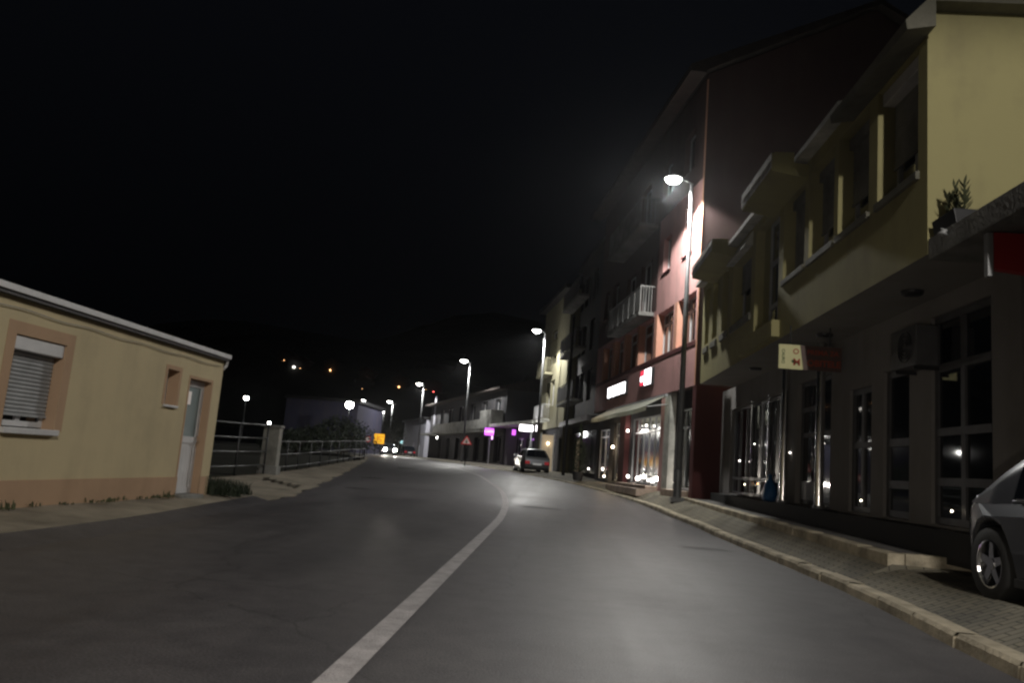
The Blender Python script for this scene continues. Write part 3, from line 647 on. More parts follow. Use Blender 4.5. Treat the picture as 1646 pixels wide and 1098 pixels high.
def ac_unit(name, label, loc, rotz, group='air conditioner units on the facades'):
    a = thing(name, label, 'air conditioner', loc, rotz, group)
    MB().box(0, .32, 0, .85, 0, .58).build('casing', 'dimframe', a, bevel=.02)
    mb = MB()
    for r in (.06, .11, .16, .21): mb.lathe([(r, 0), (r+.012, -.012), (r+.02, 0)], (-.004, .34, .29), 20, 'x')
    mb.build('grille', 'darkmet', a)
    mb = MB(); mb.box(.02, .42, .1, .13, -.05, -.003); mb.box(.02, .42, .7, .73, -.05, -.003); mb.build('bracket', 'darkmet', a)
    return a
ac_unit('air_conditioner', 'boxy outdoor unit under the soffit beside the brown board sign', (4.935, 11.35, 3.02), 0)
# bags and crates by the shops
bb = thing('rubbish_bag', 'blue plastic bag slumped left of the glass shop door', 'bag', (5.06, 19.25, .802))
mb = MB(); rr = random.Random(2); n = 12
prof = [(.02, 0), (.26, .02), (.31, .18), (.27, .38), (.14, .55), (.05, .62), (.09, .72), (0, .73)]
i0 = 0
for k in range(n):
    t = 2*math.pi*k/n
    for r, h in prof: rr_ = r*.72*rr.uniform(.82, 1.15); mb.v.append((rr_*math.cos(t)*.8, rr_*math.sin(t), h*.85*rr.uniform(.93, 1.05)))
for k in range(n):
    for j in range(len(prof)-1): a = k*len(prof)+j; b = ((k+1) % n)*len(prof)+j; mb.f.append((a, b, b+1, a+1))
mb.build('sack', 'bluebag', bb, smooth=True, fix=False)

# ================================================== pink building
PH = rad(8.5); PC = Vector((4.3636, 26.0, 0))
rt = thing('pink_building', 'tall pink rendered building with awning, lit shop signs and dark upper storeys', 'building', PC, PH)
pn = Vector((math.cos(PH), math.sin(PH), 0)); pu = Vector((-math.sin(PH), math.cos(PH), 0))
def puz(x, y, off=0):
    d = ray(x, y); t = ((PC+pn*off-EYE).dot(pn))/d.dot(pn); P = EYE+d*t; return (P-PC).dot(pu), P.z
def pw(u, off, z): p = PC+pu*u+pn*off; return Vector((p.x, p.y, z))
END = 16.7
f1 = [(.28, 2.35, 5.72, 7.42, .38), (2.85, 5.0, 5.72, 7.42, .38), (5.5, 7.75, 5.72, 7.42, .38), (8.15, 10.2, 5.72, 7.42, .38), (10.7, 12.5, 5.72, 7.42, .38), (13.1, 14.9, 5.72, 7.42, .38)]
f2 = [(1.05, 2.0, 8.95, 10.75, .25), (3.6, 4.6, 8.95, 10.35, .25), (6.3, 8.0, 7.75, 10.1, .35), (9.0, 10.6, 7.75, 10.1, .35), (12.4, 13.6, 8.95, 10.4, .25), (14.6, 15.6, 8.95, 10.4, .25)]
f3 = [(1.2, 2.4, 12.1, 13.6, .3), (4, 5.2, 12.1, 13.6, .3), (7, 8.6, 11.6, 13.6, .3), (10, 11.4, 12.1, 13.6, .3), (13, 14.4, 12.1, 13.6, .3)]
mb = MB(); wall_face(mb, 1, 0, 0, END, 4.18, 7.62, f1); wall_face(mb, 1, 0, 0, 5.3, 7.62, 11.3, f2[:2]); mb.build('front_wall', 'pink', rt)
mb = MB(); wall_face(mb, 1, .0, 5.3, END, 7.62, 11.3, f2[2:]); wall_face(mb, 1, 0, 0, END, 11.3, 15.0, f3); mb.build('upper_wall', 'pink_unlit', rt)  # same pink wall, painted darker where the lamplight stops
mb = MB(); X = 12
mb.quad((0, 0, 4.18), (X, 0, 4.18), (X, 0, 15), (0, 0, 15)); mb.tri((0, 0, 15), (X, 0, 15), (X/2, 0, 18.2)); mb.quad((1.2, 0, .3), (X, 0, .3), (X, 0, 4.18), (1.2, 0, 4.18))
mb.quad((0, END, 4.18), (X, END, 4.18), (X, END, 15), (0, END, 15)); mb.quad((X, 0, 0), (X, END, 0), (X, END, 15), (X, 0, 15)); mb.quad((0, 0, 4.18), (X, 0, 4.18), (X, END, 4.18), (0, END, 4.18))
mb.build('end_wall', 'pink_unlit', rt)
mb = MB(); mb.prism([(-.75, 14.85), (-.75, 15.1), (X/2, 18.45), (X+.6, 15.1), (X+.6, 15.0), (X/2, 18.25), (-.2, 14.95), (-.2, 14.85)], -.35, END+.2); mb.build('roof', 'roof', rt)
MB().box(-.025, -.002, -.012, .10, 4.2, 14.8).build('downpipe', 'salmon', rt)
mb = MB(); mb.box(-.02, -.001, .0, END, 5.55, 5.70); mb.build('string_course', 'maroon', rt)
# bays lined in salmon
for i, o in enumerate(f1):
    window(rt, 1, .26, o[0]+.01, o[1]-.01, 5.74, 7.40, 'white', 'nightglass', 3 if i < 2 else 2, .06, transom=[6.95], shutter=None)
    mb = MB(); mb.quad((-.001, o[1]-.004, 5.72), (-.001, o[1]-.004, 7.42), (.26, o[1]-.004, 7.42), (.26, o[1]-.004, 5.72)); mb.box(-.012, -.001, o[1], o[1]+.34, 5.70, 7.42); mb.build('reveal', 'salmon', rt, fix=False)
for o in f2:
    window(rt, 1, .18, o[0]+.01, o[1]-.01, o[2]+.02, o[3]-.02, 'white', 'nightglass', 2 if o[1]-o[0] > 1.1 else 1, .06)
    MB().box(-.06, .1, o[0]-.06, o[1]+.06, o[2]-.06, o[2]-.002).build('sill', 'maroon', rt)
for o in f3: window(rt, 1, .2, o[0]+.01, o[1]-.01, o[2]+.02, o[3]-.02, 'whited', 'nightglass', 2, .06)
# balconies
def balcony(root, ya, yb, zf, dp=1.0, slab='concrete', rail='dimwhite'):
    mb = MB(); mb.box(-dp, -.003, ya, yb, zf-.16, zf); b = mb.build('balcony', slab, root, bevel=.01)
    mb = MB(); h = 1.05
    mb.tube((-dp+.05, ya+.04, zf+h), (-dp+.05, yb-.04, zf+h), .025)
    for yy in (ya+.04, yb-.04): mb.tube((-dp+.05, yy, zf+h), (-.01, yy, zf+h), .025)
    n = max(2, int((yb-ya)/.95))
    for k in range(n+1): yy = ya+.04+(yb-ya-.08)*k/n; mb.tube((-dp+.05, yy, zf), (-dp+.05, yy, zf+h), .022)
    for k in range(n):
        a = ya+.04+(yb-ya-.08)*k/n; c = ya+.04+(yb-ya-.08)*(k+1)/n; mb.box(-dp+.045, -dp+.06, a+.05, c-.05, zf+.10, zf+h-.07)
    for yy in (ya+.04, yb-.04):
        for xx in range(1, 5): mb.tube((-dp+.05+(dp-.06)*xx/5, yy, zf), (-dp+.05+(dp-.06)*xx/5, yy, zf+h), .011, n=6)
    mb.build('railing', rail, b)
balcony(rt, 5.6, 11.6, 7.62, .62)
balcony(rt, 5.6, 11.6, 11.3, .8, 'concrete', 'concrete')
# ground floor of the pink building
def Z0(u): return .62
gops = [(.25, 2.55, .78, 3.55, .9), (4.0, 9.3, .78, 3.55, .9), (10.6, 12.6, .78, 3.5, .9), (13.6, 16.2, .78, 3.3, .9)]
mb = MB(); wall_face(mb, 1, .25, .0, END, .3, 4.178, gops); mb.build('shop_wall', 'darkw', rt)
mb = MB(); mb.box(.0, 1.18, -.12, .22, .30, 4.17); mb.build('pier', 'maroon', rt)
mb = MB(); mb.box(.02, .24, 9.45, 10.5, .30, 4.17); mb.build('pier', 'maroon', rt)
MB().box(.02, .24, 2.75, 3.45, .30, 4.17).build('pier', 'lightconc', rt)
MB().box(.03, .24, 3.452, 3.95, .30, 4.17).build('pier', 'pink', rt)
for i, o in enumerate(gops):
    window(rt, 1, .34, o[0]+.01, o[1]-.01, .80, o[3]-.02, 'alu', 'shopglass', [3, 6, 2, 2][i], .05, transom=[2.9], name='shop_window')
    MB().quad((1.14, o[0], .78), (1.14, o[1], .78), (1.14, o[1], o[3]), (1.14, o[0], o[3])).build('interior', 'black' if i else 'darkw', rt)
for a, b in ((4.35, 4.95), (5.6, 6.2), (6.75, 7.5), (8.2, 8.9), (.9, 1.55)):
    mb = MB(); n = 10
    for k in range(n):
        p, q = a+(b-a)*k/n, a+(b-a)*(k+1)/n; u, v = (.03 if k % 2 else 0), (0 if k % 2 else .03)
        mb.quad((.50+u, p, .8), (.50+v, q, .8), (.50+v, q, 3.45), (.50+u, p, 3.45))
    mb.build('curtain', 'greenpanel', rt)
mb = MB()
for k, (a, b) in enumerate(((4.0, 9.2), )):
    mb.box(-.75, .24, a, b, .40, .66); mb.box(-.38, .24, a+.1, b-.1, .66, .78)
mb.box(-.3, .24, .6, 2.4, .40, .76)
mb.build('steps', 'steps', rt, bevel=.012)
# striped-edge awning
mb = MB(); an, af = 3.0, 13.2
w0, w1 = 4.10, 3.64; out = -.80
n = 10
for k in range(n):
    a = an+(af-an)*k/n; b = an+(af-an)*(k+1)/n
    def sag(t): return -.04*math.sin(math.pi*(t*2 % 1))
    ta, tb = k/n, (k+1)/n
    mb.quad((-.02, a, w0), (-.02, b, w0), (out, b, w1+sag(tb)), (out, a, w1+sag(ta))); mb.quad((out, a, w1+sag(ta)), (out, b, w1+sag(tb)), (out, b, w1-.17+sag(tb)), (out, a, w1-.17+sag(ta)))
aw = mb.build('awning', 'awning', rt)
mb = MB()
for yy in (an+.03, (an+af)/2, af-.03): mb.tube((-.02, yy, w0-.35), (out+.03, yy, w1-.03), .02)
mb.tube((-.06, an, w0-.02), (-.06, af, w0-.02), .05); mb.build('arm', 'whited', aw)

# lit signs on the fascia band
sg = thing('lit_sign', 'long glowing white letter sign on the pink band above the awning', 'sign', pw(9.3, -.12, 4.62), PH)
MB().box(0, .11, 0, 3.6, .0, .60).build('box', 'darkmet', sg, bevel=.01)
mb = MB()
for k in range(7):
    a = .05+k*.505; mb.box(-.03, -.002, a, a+.44, .06+.02*(k % 2), .55)
mb.build('letters', 'signwhite', sg, bevel=.02)
sg = thing('lit_sign', 'small glowing red and white sign nearest the tall pole on the pink band', 'sign', pw(5.0, -.14, 4.66), PH)
MB().box(0, .13, 0, 1.6, 0, .68).build('box', 'darkmet', sg, bevel=.01)
mb = MB(); mb.box(-.02, -.002, .03, .95, .03, .65); mb.box(-.02, -.002, .952, 1.57, .22, .42); mb.build('face', 'signwhite', sg)
mb = MB(); mb.box(-.022, -.002, .953, 1.57, .422, .65); mb.box(-.022, -.002, .953, 1.57, .06, .20); mb.build('stripe', 'signred', sg)
ac_unit('air_conditioner', 'outdoor unit hung at the corner where pink and yellow walls meet', (4.62, 24.9, 4.35), 0)

# small lamps by the shop windows (all lit in the photo)
PT = []
def light(kind, name, loc, energy, col=(1, .95, .86), size=.1, parent=None, **k):
    l = bpy.data.lights.new(name, kind); l.energy = energy; l.color = col
    if kind == 'POINT': l.shadow_soft_size = size
    if kind == 'SPOT': l.spot_size = k.get('cone', rad(150)); l.spot_blend = k.get('blend', .4); l.shadow_soft_size = size
    o = bpy.data.objects.new(name, l); COL.objects.link(o); o.location = loc
    if parent: o.parent = parent
    if 'aim' in k: o.rotation_euler = (Vector(k['aim'])-Vector(loc)).to_track_quat('-Z', 'Y').to_euler()
    return o
def spotlamp(label, u, off, z, r, energy, mat='whitespot', group='small lamps by the pink building shop windows', col=(1, .9, .8)):
    t = thing('shop_lamp_or_glint', label, 'lamp', pw(u, off, z), PH, group)
    MB().lathe([(0, -r), (r*.7, -r*.7), (r, 0), (r*.7, r*.7), (0, r)], n=12).build('bulb', mat, t, smooth=True)
    MB().box(-.03, .03, -.03, .03, -r-.10, -r+.01).build('holder', 'darkmet', t)
    if energy: light('POINT', 'shop_light', (-.12, 0, .05), energy, col, .08, t)
spotlamp('glowing floor lamp at the shop window just right of the tall pole base', 1.9, .1, 1.0, .10, 16)
spotlamp('floor lamp glowing at the right end of the curtained shop window', 4.7, .05, .98, .085, 12)
spotlamp('second floor lamp from the tall pole in the curtained shop window', 5.45, .1, .98, .06, 0)
spotlamp('floor lamp glowing in the middle of the curtained shop window', 6.95, .05, 1.0, .085, 12)
spotlamp('floor lamp glowing at the left end of the curtained shop window', 8.8, .1, 1.05, .07, 7)
spotlamp('high wall lamp left of the green curtains under the awning', 9.1, .05, 3.0, .06, 10)
spotlamp('high small lamp over the green curtains under the awning', 6.6, .2, 3.15, .045, 0)
light('POINT', 'ceiling_light', (.42, 5.2, 3.2), 5, (1, .97, .9), .1, rt); light('POINT', 'ceiling_light', (.42, 8.0, 3.2), 5, (1, .97, .9), .1, rt)
spotlamp('warm wall lamp on the entrance left of the red pier', 12.1, .1, 2.35, .07, 26, 'bulb', col=(1, .72, .42))
spotlamp('low warm lamp on the step left of the red pier', 13.2, .0, .95, .05, 6, 'bulb', col=(1, .72, .42))
spotlamp('small lamp far left in the dark entrance beyond the awning', 17.5, .05, 1.25, .05, 2)
MB().box(.36, .5, 10.9, 11.6, .8, 3.3).build('door', 'curtain', bpy.data.objects['pink_building'])

# reflections in the yellow building's dark shop glass, added as tiny glowing bodies
for i, (x, y, r, lab) in enumerate(((1189, 741, .045, 'tiny white reflected glint in the dark shopfront left of the blue bag'), (1213, 714, .03, 'tiny reflected glint high on a steel mullion left of the blue bag'), (1234, 701, .035, 'bright tiny reflected glint on the mullion nearest the blue bag'),
        (1270, 728, .035, 'tiny bluish reflected glint on the far steel column'), (1325, 713, .025, 'tiny reflected glint at the glass door edge'), (1218, 778, .03, 'tiny orange reflected glint low in the dark shopfront'), (1197, 779, .03, 'tiny pinkish reflected glint lowest in the dark shopfront'),
        (1384, 805, .03, 'tiny pinkish reflected glint at the foot of the shop window right of the columns'), (1322, 782, .025, 'tiny reflected glint low on the glass door edge'), (1530, 822, .028, 'small square glint low in the shopfront beside the parked car'))):
    P = at_x(x, y, 4.2+gx_-.03)
    r *= .6; t = thing('shop_lamp_or_glint', lab, 'lamp', P, 0, 'tiny reflected glints in the shopfront under the yellow overhang')
    MB().lathe([(0, -r), (r, 0), (0, r)], n=10).build('bulb', 'hillbulb' if i in (5, ) else ('bulb' if i in (6, 7, 9) else 'whitespot'), t, smooth=True)
    MB().box(0, .07, -.008, .008, -.008, .008).build('holder', 'darkmet', t)

# ================================================== dark blocks beyond the pink building
def uzp(x, u_off=0): return puz(x, 700)[0]
uD1 = puz(905, 700)[0]; uD2 = puz(872, 700)[0]
rt = thing('apartment_block', 'dark apartment block with unlit balconies between the pink and the beige buildings', 'building', pw(END+.35, 0, 0), PH)
L1 = uD1-END-.35
ops = [(a, a+1.4, z, z+1.9, .25) for z in (5.3, 8.4, 11.5) for a in (1.2, 4.2, 8.2, L1-3.0)]
mb = MB(); wall_face(mb, 1, .6, 0, L1, .5, 14.2, ops); shell(mb, 1, .6, 10, 0, L1, .5, 14.2); mb.build('wall', 'darkw', rt)
for o in ops: window(rt, 1, .8, o[0]+.01, o[1]-.01, o[2]+.02, o[3]-.02, 'whited', 'nightglass', 2, .06)
for z in (5.2, 8.3, 11.4): 
    balcony(rt, L1-6.5, L1-.6, z, .7, 'concrete', 'grey')
mb = MB(); mb.box(.3, 10.8, -.1, L1+.1, 14.21, 14.5); mb.build('roof', 'darkmet', rt)
mb = MB(); mb.box(.5, .597, 1, 5, 1, 3.4); mb.box(.5, .597, 6, 10, 1, 3.4); mb.build('shop_window', 'glass', rt)
mb = MB(); mb.box(-.3, .59, 0, L1, 3.8, 4.1); mb.build('canopy', 'darkmet', rt)
L2 = uD2-uD1
rt = thing('beige_building', 'beige apartment building lit by a street lamp behind the parked hatchback', 'building', pw(uD1+.3, 0, 0), PH+rad(2))
ops = [(a, a+1.6, z, z+1.9, .3) for z in (5.5, 8.6) for a in (4.2, L2-4.5)] 
ops += [(L2*.45, L2*.45+2.2, 9.2, 11.2, .5)]
mb = MB(); wall_face(mb, 1, 0, 0, L2, 3.9, 13.2, ops); shell(mb, 1, 0, 10, 0, L2, .5, 13.2); mb.build('wall', 'beige', rt)
for o in ops: window(rt, 1, .2, o[0]+.01, o[1]-.01, o[2]+.02, o[3]-.02, 'white', 'nightglass', 2, .08)
mb = MB(); mb.box(-.5, 10.5, -.1, L2+.2, 13.21, 13.5); mb.build('roof', 'darkmet', rt)
balcony(rt, L2-5, L2-1, 4.6, .6, 'lightconc', 'white'); balcony(rt, L2-5, L2-1, 8.0, .6, 'beige', 'beige')
mb = MB(); wall_face(mb, 1, .4, 0, L2, .5, 3.9, [(a, a+2.2, .8, 3.2, .3) for a in (1, 4.5, 8, 12) if a+2.2 < L2]); mb.quad((0, 0, 3.9), (.4, 0, 3.9), (.4, L2, 3.9), (0, L2, 3.9)); mb.build('shop_wall', 'darkw', rt)
for a in (1, 4.5, 8, 12):
    if a+2.2 < L2: window(rt, 1, .6, a+.01, a+2.19, .82, 3.18, 'alu', 'glass', 2, .06, name='shop_window')
# tall dark mast between the two blocks
p = at_y(905, 765, 46)
rt = thing('utility_mast', 'thin dark mast standing against the beige apartment building', 'mast', (p.x, 46, zr(46)))
MB().tube((0, 0, 0), (0, 0, 9.3), .10, .07, 12).build('pole', 'darkmet', rt, smooth=True)
MB().tube((0, 0, 9.3), (0, 0, 9.42), .09, .05, 12).build('cap', 'steel', rt)

# ---- low shops with flat canopy and the balcony building farther along
FH = math.atan(.36)
FO = Vector((-.8, 62.5, 0)); fu = Vector((-math.sin(FH), math.cos(FH), 0)); fn = Vector((math.cos(FH), math.sin(FH), 0))
def fuz(x, y, off=0):
    d = ray(x, y); t = ((FO+fn*off-EYE).dot(fn))/d.dot(fn); P = EYE+d*t; return (P-FO).dot(fu), P.z
def fp(u, off, z): p = FO+fu*u+fn*off; return Vector((p.x, p.y, z))
uS = fuz(812, 700)[0]; uB = fuz(690, 700)[0]
rt = thing('shop_row', 'low row of dark shops under a thin flat canopy', 'building', fp(-6, 0, 0), FH)
Ls = uS+6
ops = [(a, a+1.9, 1.1, 3.4, .3) for a in (.8, 3.4, 6.2, 9, 11.8) if a+1.9 < Ls]
mb = MB(); wall_face(mb, 1, 0, 0, Ls, .6, 4.6, ops); shell(mb, 1, 0, 8, 0, Ls, .6, 4.6); mb.build('wall', 'grey', rt)
for o in ops: window(rt, 1, .15, o[0]+.01, o[1]-.01, o[2]+.02, o[3]-.02, 'alu', 'glass', 2, .06, name='shop_window')
mb = MB(); mb.box(-1.6, 0, 5, Ls, 4.35, 4.60); mb.build('canopy', 'lightconc', rt)
for a in (5.2, Ls-.3): MB().tube((-1.5, a, 1), (-1.5, a, 4.35), .06).build('post', 'whited', rt)
rt = thing('balcony_building', 'two storey house with a long balcony above shops beyond the warning sign', 'building', fp(uS+.3, 0, 0), FH)
Lb = uB-uS-.3
def lz(x, y): u, z = fuz(x, y); return u-uS-.3, z
ops = [(a, a+2.0, 5.2, 7.2, .4) for a in (2, 7, 12, 17.5, 23, 28) if a+2 < Lb]
gop = [(a, a+2.2, 1.2, 3.6, .5) for a in (1, 5, 9, 13.5, 18, 23, 28) if a+2.2 < Lb]
mb = MB(); wall_face(mb, 1, 0, 0, Lb, .7, 8.0, ops+gop); shell(mb, 1, 0, 9, 0, Lb, .7, 8.0); mb.build('wall', 'grey', rt)
for o in ops: window(rt, 1, .3, o[0]+.01, o[1]-.01, o[2]+.02, o[3]-.02, 'white', 'nightglass', 2, .09)
for o in gop: window(rt, 1, .4, o[0]+.01, o[1]-.01, o[2]+.02, o[3]-.02, 'alu', 'glass', 2, .08, name='shop_window')
mb = MB(); mb.box(-1.3, 0, .0, Lb, 4.0, 4.25); mb.box(-1.35, -1.25, 0, Lb*.75, 4.251, 5.2); b_ = mb.build('balcony', 'concrete', rt)
MB().box(-1.4, -.2, .2, 4.2, 4.26, 6.0).build('enclosure', 'concrete', rt, bevel=.02)
mb = MB(); mb.prism([(-.9, 7.95), (-.9, 8.15), (4, 9.6), (9.5, 8.1), (9.5, 7.95)], -.3, Lb+.3); mb.build('roof', 'roof', rt)
mb = MB(); mb.box(-.05, .05, Lb-3.0, Lb-2.2, 5.3, 9.3); mb.build('column', 'white_w', rt)
# farther white walled house with a lit entrance
p = fp(uB+3, 0, 0)
rt = thing('white_house', 'far pale house with a lit entrance beside the fourth street lamp', 'building', (p.x, p.y, 0), FH)
ops = [(3.5, 5.5, 1.2, 3.5, .4), (8, 9.5, 1.9, 3.2, .3), (12, 13.5, 5, 6.5, .3), (6, 7.5, 5, 6.5, .3)]
mb = MB(); wall_face(mb, 1, 0, 0, 19, .8, 6.4, [o for o in ops if o[3] < 6.4]); shell(mb, 1, 0, 9, 0, 19, .8, 6.4); mb.build('wall', 'white_w', rt)
mb = MB(); mb.box(-.4, 9.4, -.3, 19.3, 6.41, 6.7); mb.build('roof', 'darkmet', rt)
for o in ops[:2]: window(rt, 1, .3, o[0]+.01, o[1]-.01, o[2]+.02, o[3]-.02, 'white', 'glass', 1, .12)

def far_light(name, label, cat, px_, py_, D, r, mat, energy=0, group=None, dcol=(1, .95, .9), pole=None):
    P = at_y(px_, py_, D); t = thing(name, label, cat, P, 0, group)
    MB().lathe([(0, -r*.6), (r*.8, -r*.35), (r, 0), (r*.7, r*.4), (0, r*.6)], n=12).build('bulb', mat, t, smooth=True)
    MB().box(-.05, .05, .02, .3, r*.5, r*.5+.12).build('holder', 'darkmet', t)
    if energy: light('POINT', 'lamp_light', (0, -.3, 0), energy, dcol, .15, t)
    return t
far_light('wall_lamp', 'white wall lamp over the far lit entrance', 'lamp', 706, 704, 103, .36, 'led_far', 380, 'wall lamps on the far pale house')
far_light('wall_lamp', 'small wall lamp at the left edge of the far lit entrance', 'lamp', 697, 699, 104, .13, 'led_far', 60, 'wall lamps on the far pale house')
far_light('wall_lamp', 'low lamp at the foot of the far lit entrance', 'lamp', 700, 734, 104, .12, 'led_far', 0, 'wall lamps on the far pale house')

# lit shop signs
def lit_box(label, x0_, y0_, x1_, y1_, D, mat, face2=None, deep=.15, energy=0, col=(1, 1, 1), txt=None, tm='purplelight'):
    a = at_y(x0_, y1_, D); b = at_y(x1_, y0_, D); w = b.x-a.x; h = at_y(x0_, y0_, D).z-a.z
    t = thing('lit_sign', label, 'sign', a)
    MB().box(0, w, .0, deep, 0, h).build('box', 'darkmet', t, bevel=.01)
    MB().box(.03, w-.03, -.012, -.001, .03, h-.03).build('face', mat, t)
    if txt: text_mesh('letters', txt, h*.42, tm, t, tmat((w/2, -.018, h*.5)))
    if energy: light('POINT', 'sign_light', (w/2, -.5, h*.3), energy, col, .3, t)
    return t
lit_box('purple glowing box sign over the shops', 778, 687, 795, 700, 72, 'purple', energy=18, col=(.7, .25, 1), txt='CAFFE')
lit_box('small pinkish sign hanging under the purple box sign', 789, 700, 793, 707, 71.9, 'purplelight')
lit_box('small dim purple sign left of the white box sign', 822, 690, 830, 700, 68, 'purple', energy=8, col=(.7, .25, 1))
lit_box('glowing white box sign over the parked silver hatchback', 834, 682, 858, 693, 60, 'signwhite', energy=120)
lit_box('small white lit panel right of the white box sign', 860, 683, 864, 694, 60.4, 'signwhite')
t = lit_box('far small cyan and white lit sign near the oncoming car', 643, 708, 655, 714, 135, 'cyan')
# warm lit shop door behind the parked car
P = at_y(877, 735, 56)
rt = thing('shop_entrance', 'warm lit narrow shop doorway behind the parked silver hatchback', 'doorway', (P.x-.35, 56, zr(56)+.1))
MB().box(0, .8, 0, .08, 0, 2.5).build('panel', emit_mat('warm_panel', (1, .80, .55), .16), rt)
mb = MB(); mb.box(-.1, 0, -.05, .12, 0, 2.6); mb.box(.8, .9, -.05, .12, 0, 2.6); mb.build('frame', 'white', rt)
MB().lathe([(0, -.08), (.08, 0), (0, .08)], (.45, -.1, 1.9), 8).build('bulb', 'bulb', rt)

# ------------------------------------------------------------------ street lamps
def street_lamp(label, base, h, group='street lamps along the right kerb', arm=-.55, energy=0, lens='led_far', lens_r=.22, blend=.16, cone=rad(155), col=(1, .985, .93), tilt=0, rz=0):
    t = thing('street_lamp', label, 'street lamp', base, rz, group)
    MB().tube((0, 0, 0), (0, 0, h), .105, .06, 14).build('pole', 'pole', t, smooth=True)
    mb = MB(); mb.tube((0, 0, 0), (0, 0, .9), .13, .13, 14); mb.box(-.2, .2, -.2, .2, -.1, .04); mb.build('base', 'pole', t)
    MB().path([(0, 0, h-.03), (arm*.35, 0, h+.10), (arm*.7, 0, h+.16)], .035, 10).build('arm', 'pole', t, smooth=True)
    mb = MB(); z = h+.14; a0, a1 = arm*.55, arm*.55+(-1 if arm < 0 else 1)*.62
    mb.prism([(a0, z+.0), (a0, z+.08), ((a0+a1)/2, z+.13), (a1, z+.07), (a1, z+.0)], -.15, .15); hd = mb.build('head', 'darkmet', t, bevel=.015)
    MB().lathe([(0, -lens_r*.62), (lens_r*.4, -lens_r*.55), (lens_r*.75, -lens_r*.36), (lens_r*.95, -lens_r*.14), (lens_r, .0)], ((a0+a1)/2, 0, z-.003), 20).build('lens', lens, hd, smooth=True)
    if energy:
        light('SPOT', 'street_light', ((a0+a1)/2, 0, z-.30), energy, col, .16, t, cone=cone, blend=blend).rotation_euler = (0, tilt, 0)
    return t
street_lamp('tall grey street lamp with glaring head before the pink building', (3.90, 25.7, .52), 10.36, energy=3000, lens='led', lens_r=.27, tilt=rad(6))
street_lamp('tall street lamp standing behind the parked silver hatchback', (-1.28, 55, .80), 9.6, energy=2500, lens='led_far', lens_r=.30, tilt=rad(14))
street_lamp('third street lamp along the kerb, behind the triangular warning sign', (-8.55, 74, .92), 9.35, energy=2900, lens_r=.34, tilt=rad(14))
street_lamp('fourth street lamp, before the far pale house', (-17.9, 104, 1.0), 9.5, energy=4200, lens_r=.38, tilt=rad(14))
street_lamp('distant street lamp right of the twin bright lamps, over the oncoming car', (-29.3, 140, 1.1), 9.1, energy=3000, lens_r=.42)
street_lamp('distant lamp just right of the brightest far light', (-34.6, 142, 1.1), 9.1, energy=2000, lens_r=.42)
street_lamp('distant low street lamp left of the pole above the yellow sign', (-40.6, 185, 1.1), 9.5, lens_r=.6, energy=0)
# the lamp the camera has just passed
street_lamp('street lamp out of view on the near right pavement', (3.95, -5.5, .3), 9.4, energy=4700, lens='led', col=(1, .94, .85), cone=rad(166), blend=.1)
def flood(label, x, y, D, r, mat, h):
    P = at_y(x, y, D); t = thing('yard_lamp', label, 'lamp', (P.x, P.y, P.z-h), 0, 'bright yard lamps left of the road')
    MB().tube((0, 0, 0), (0, 0, h), .06, .05, 8).build('pole', 'pole', t)
    MB().lathe([(0, -r), (r*.75, -r*.65), (r, 0), (r*.75, r*.65), (0, r)], (0, 0, h), 14).build('lens', mat, t, smooth=True)
    MB().lathe([(0, r*1.1), (r*.8, r*.85), (r*.95, r*.6)], (0, 0, h), 14).build('hood', 'darkmet', t)
flood('brightest white yard lamp left of the road beyond the fence', 562, 651, 88, .46, 'led', 6.4)
flood('lone white yard lamp above the fence right of the annex roof', 396, 640, 120, .36, 'led_far', 6.5)
flood('small low yard lamp above the grey pillar', 433, 680, 120, .22, 'led_far', 3.4)
flood('faint tiny lamp low behind the fence', 489, 691, 100, .07, 'bulb', 2)

# ------------------------------------------------------------------ hill and its lights
mb = MB(); hx = [-620+40*i for i in range(30)]; hy = [330+40*j for j in range(14)]
def hz(x, y):
    base = 1-min(1, abs(y-760)/440)**2
    return 1.1 + 150*base*(.75+.25*math.sin(x*.006+1)+.12*math.sin(x*.021+y*.013)) * (1/(1+math.exp((x-60)/60)))
for i in range(len(hx)-1):
    for j in range(len(hy)-1): mb.quad(*[(x, y, hz(x, y)) for x, y in ((hx[i], hy[j]), (hx[i+1], hy[j]), (hx[i+1], hy[j+1]), (hx[i], hy[j+1]))])
struct('hill', mb, plain('hill_woods', (.03, .04, .02), .9, var=.5, scale=.05), smooth=True)
def hill_hit(x, y):
    d = ray(x, y); t = 300
    while t < 1000:
        P = EYE+d*t
        if P.z <= hz(P.x, P.y): return P
        t += 2
    return EYE+d*500
for x, y, mat, r, lab in ((472, 590, 'hillwhite', .95, 'house with the brightest white light on the hillside'), (530.5, 595, 'hillbulb', .7, 'house with a pale light right of the brightest hillside light'), (587, 609, 'hillbulb', .75, 'house with an orange light on the hillside above the bright yard lamp'),
        (641, 622, 'hillbulb', .7, 'house with an orange light on the hillside left of the fourth street lamp'), (582, 625, 'hillbulb', .3, 'house with a faint light just below the orange hillside light'), (684, 627, 'hillbulb', .45, 'house with a faint pale light right of the fourth street lamp'),
        (696.5, 630, 'redbulb', .6, 'house with a red light on the hillside right of the fourth street lamp'), (456, 579, 'hillbulb', .3, 'house with the highest faint light on the hillside'), (482, 592, 'hillbulb', .25, 'house with a faint light beside the brightest hillside light')):
    P = hill_hit(x, y); r *= .62
    t = thing('hillside_house', lab, 'house', P, 0, 'dark houses with single lights on the hillside')
    MB().box(-4, 4, 1.2, 9, -6, 4).build('wall', 'darkw', t)
    mb = MB(); mb.prism([(-4.6, 4), (4.6, 4), (0, 6.6)], .8, 9.4); mb.build('roof', 'roof', t)
    MB().lathe([(0, -r), (r, 0), (0, r)], (0, .4, 0), 12).build('lamp', mat, t, smooth=True)

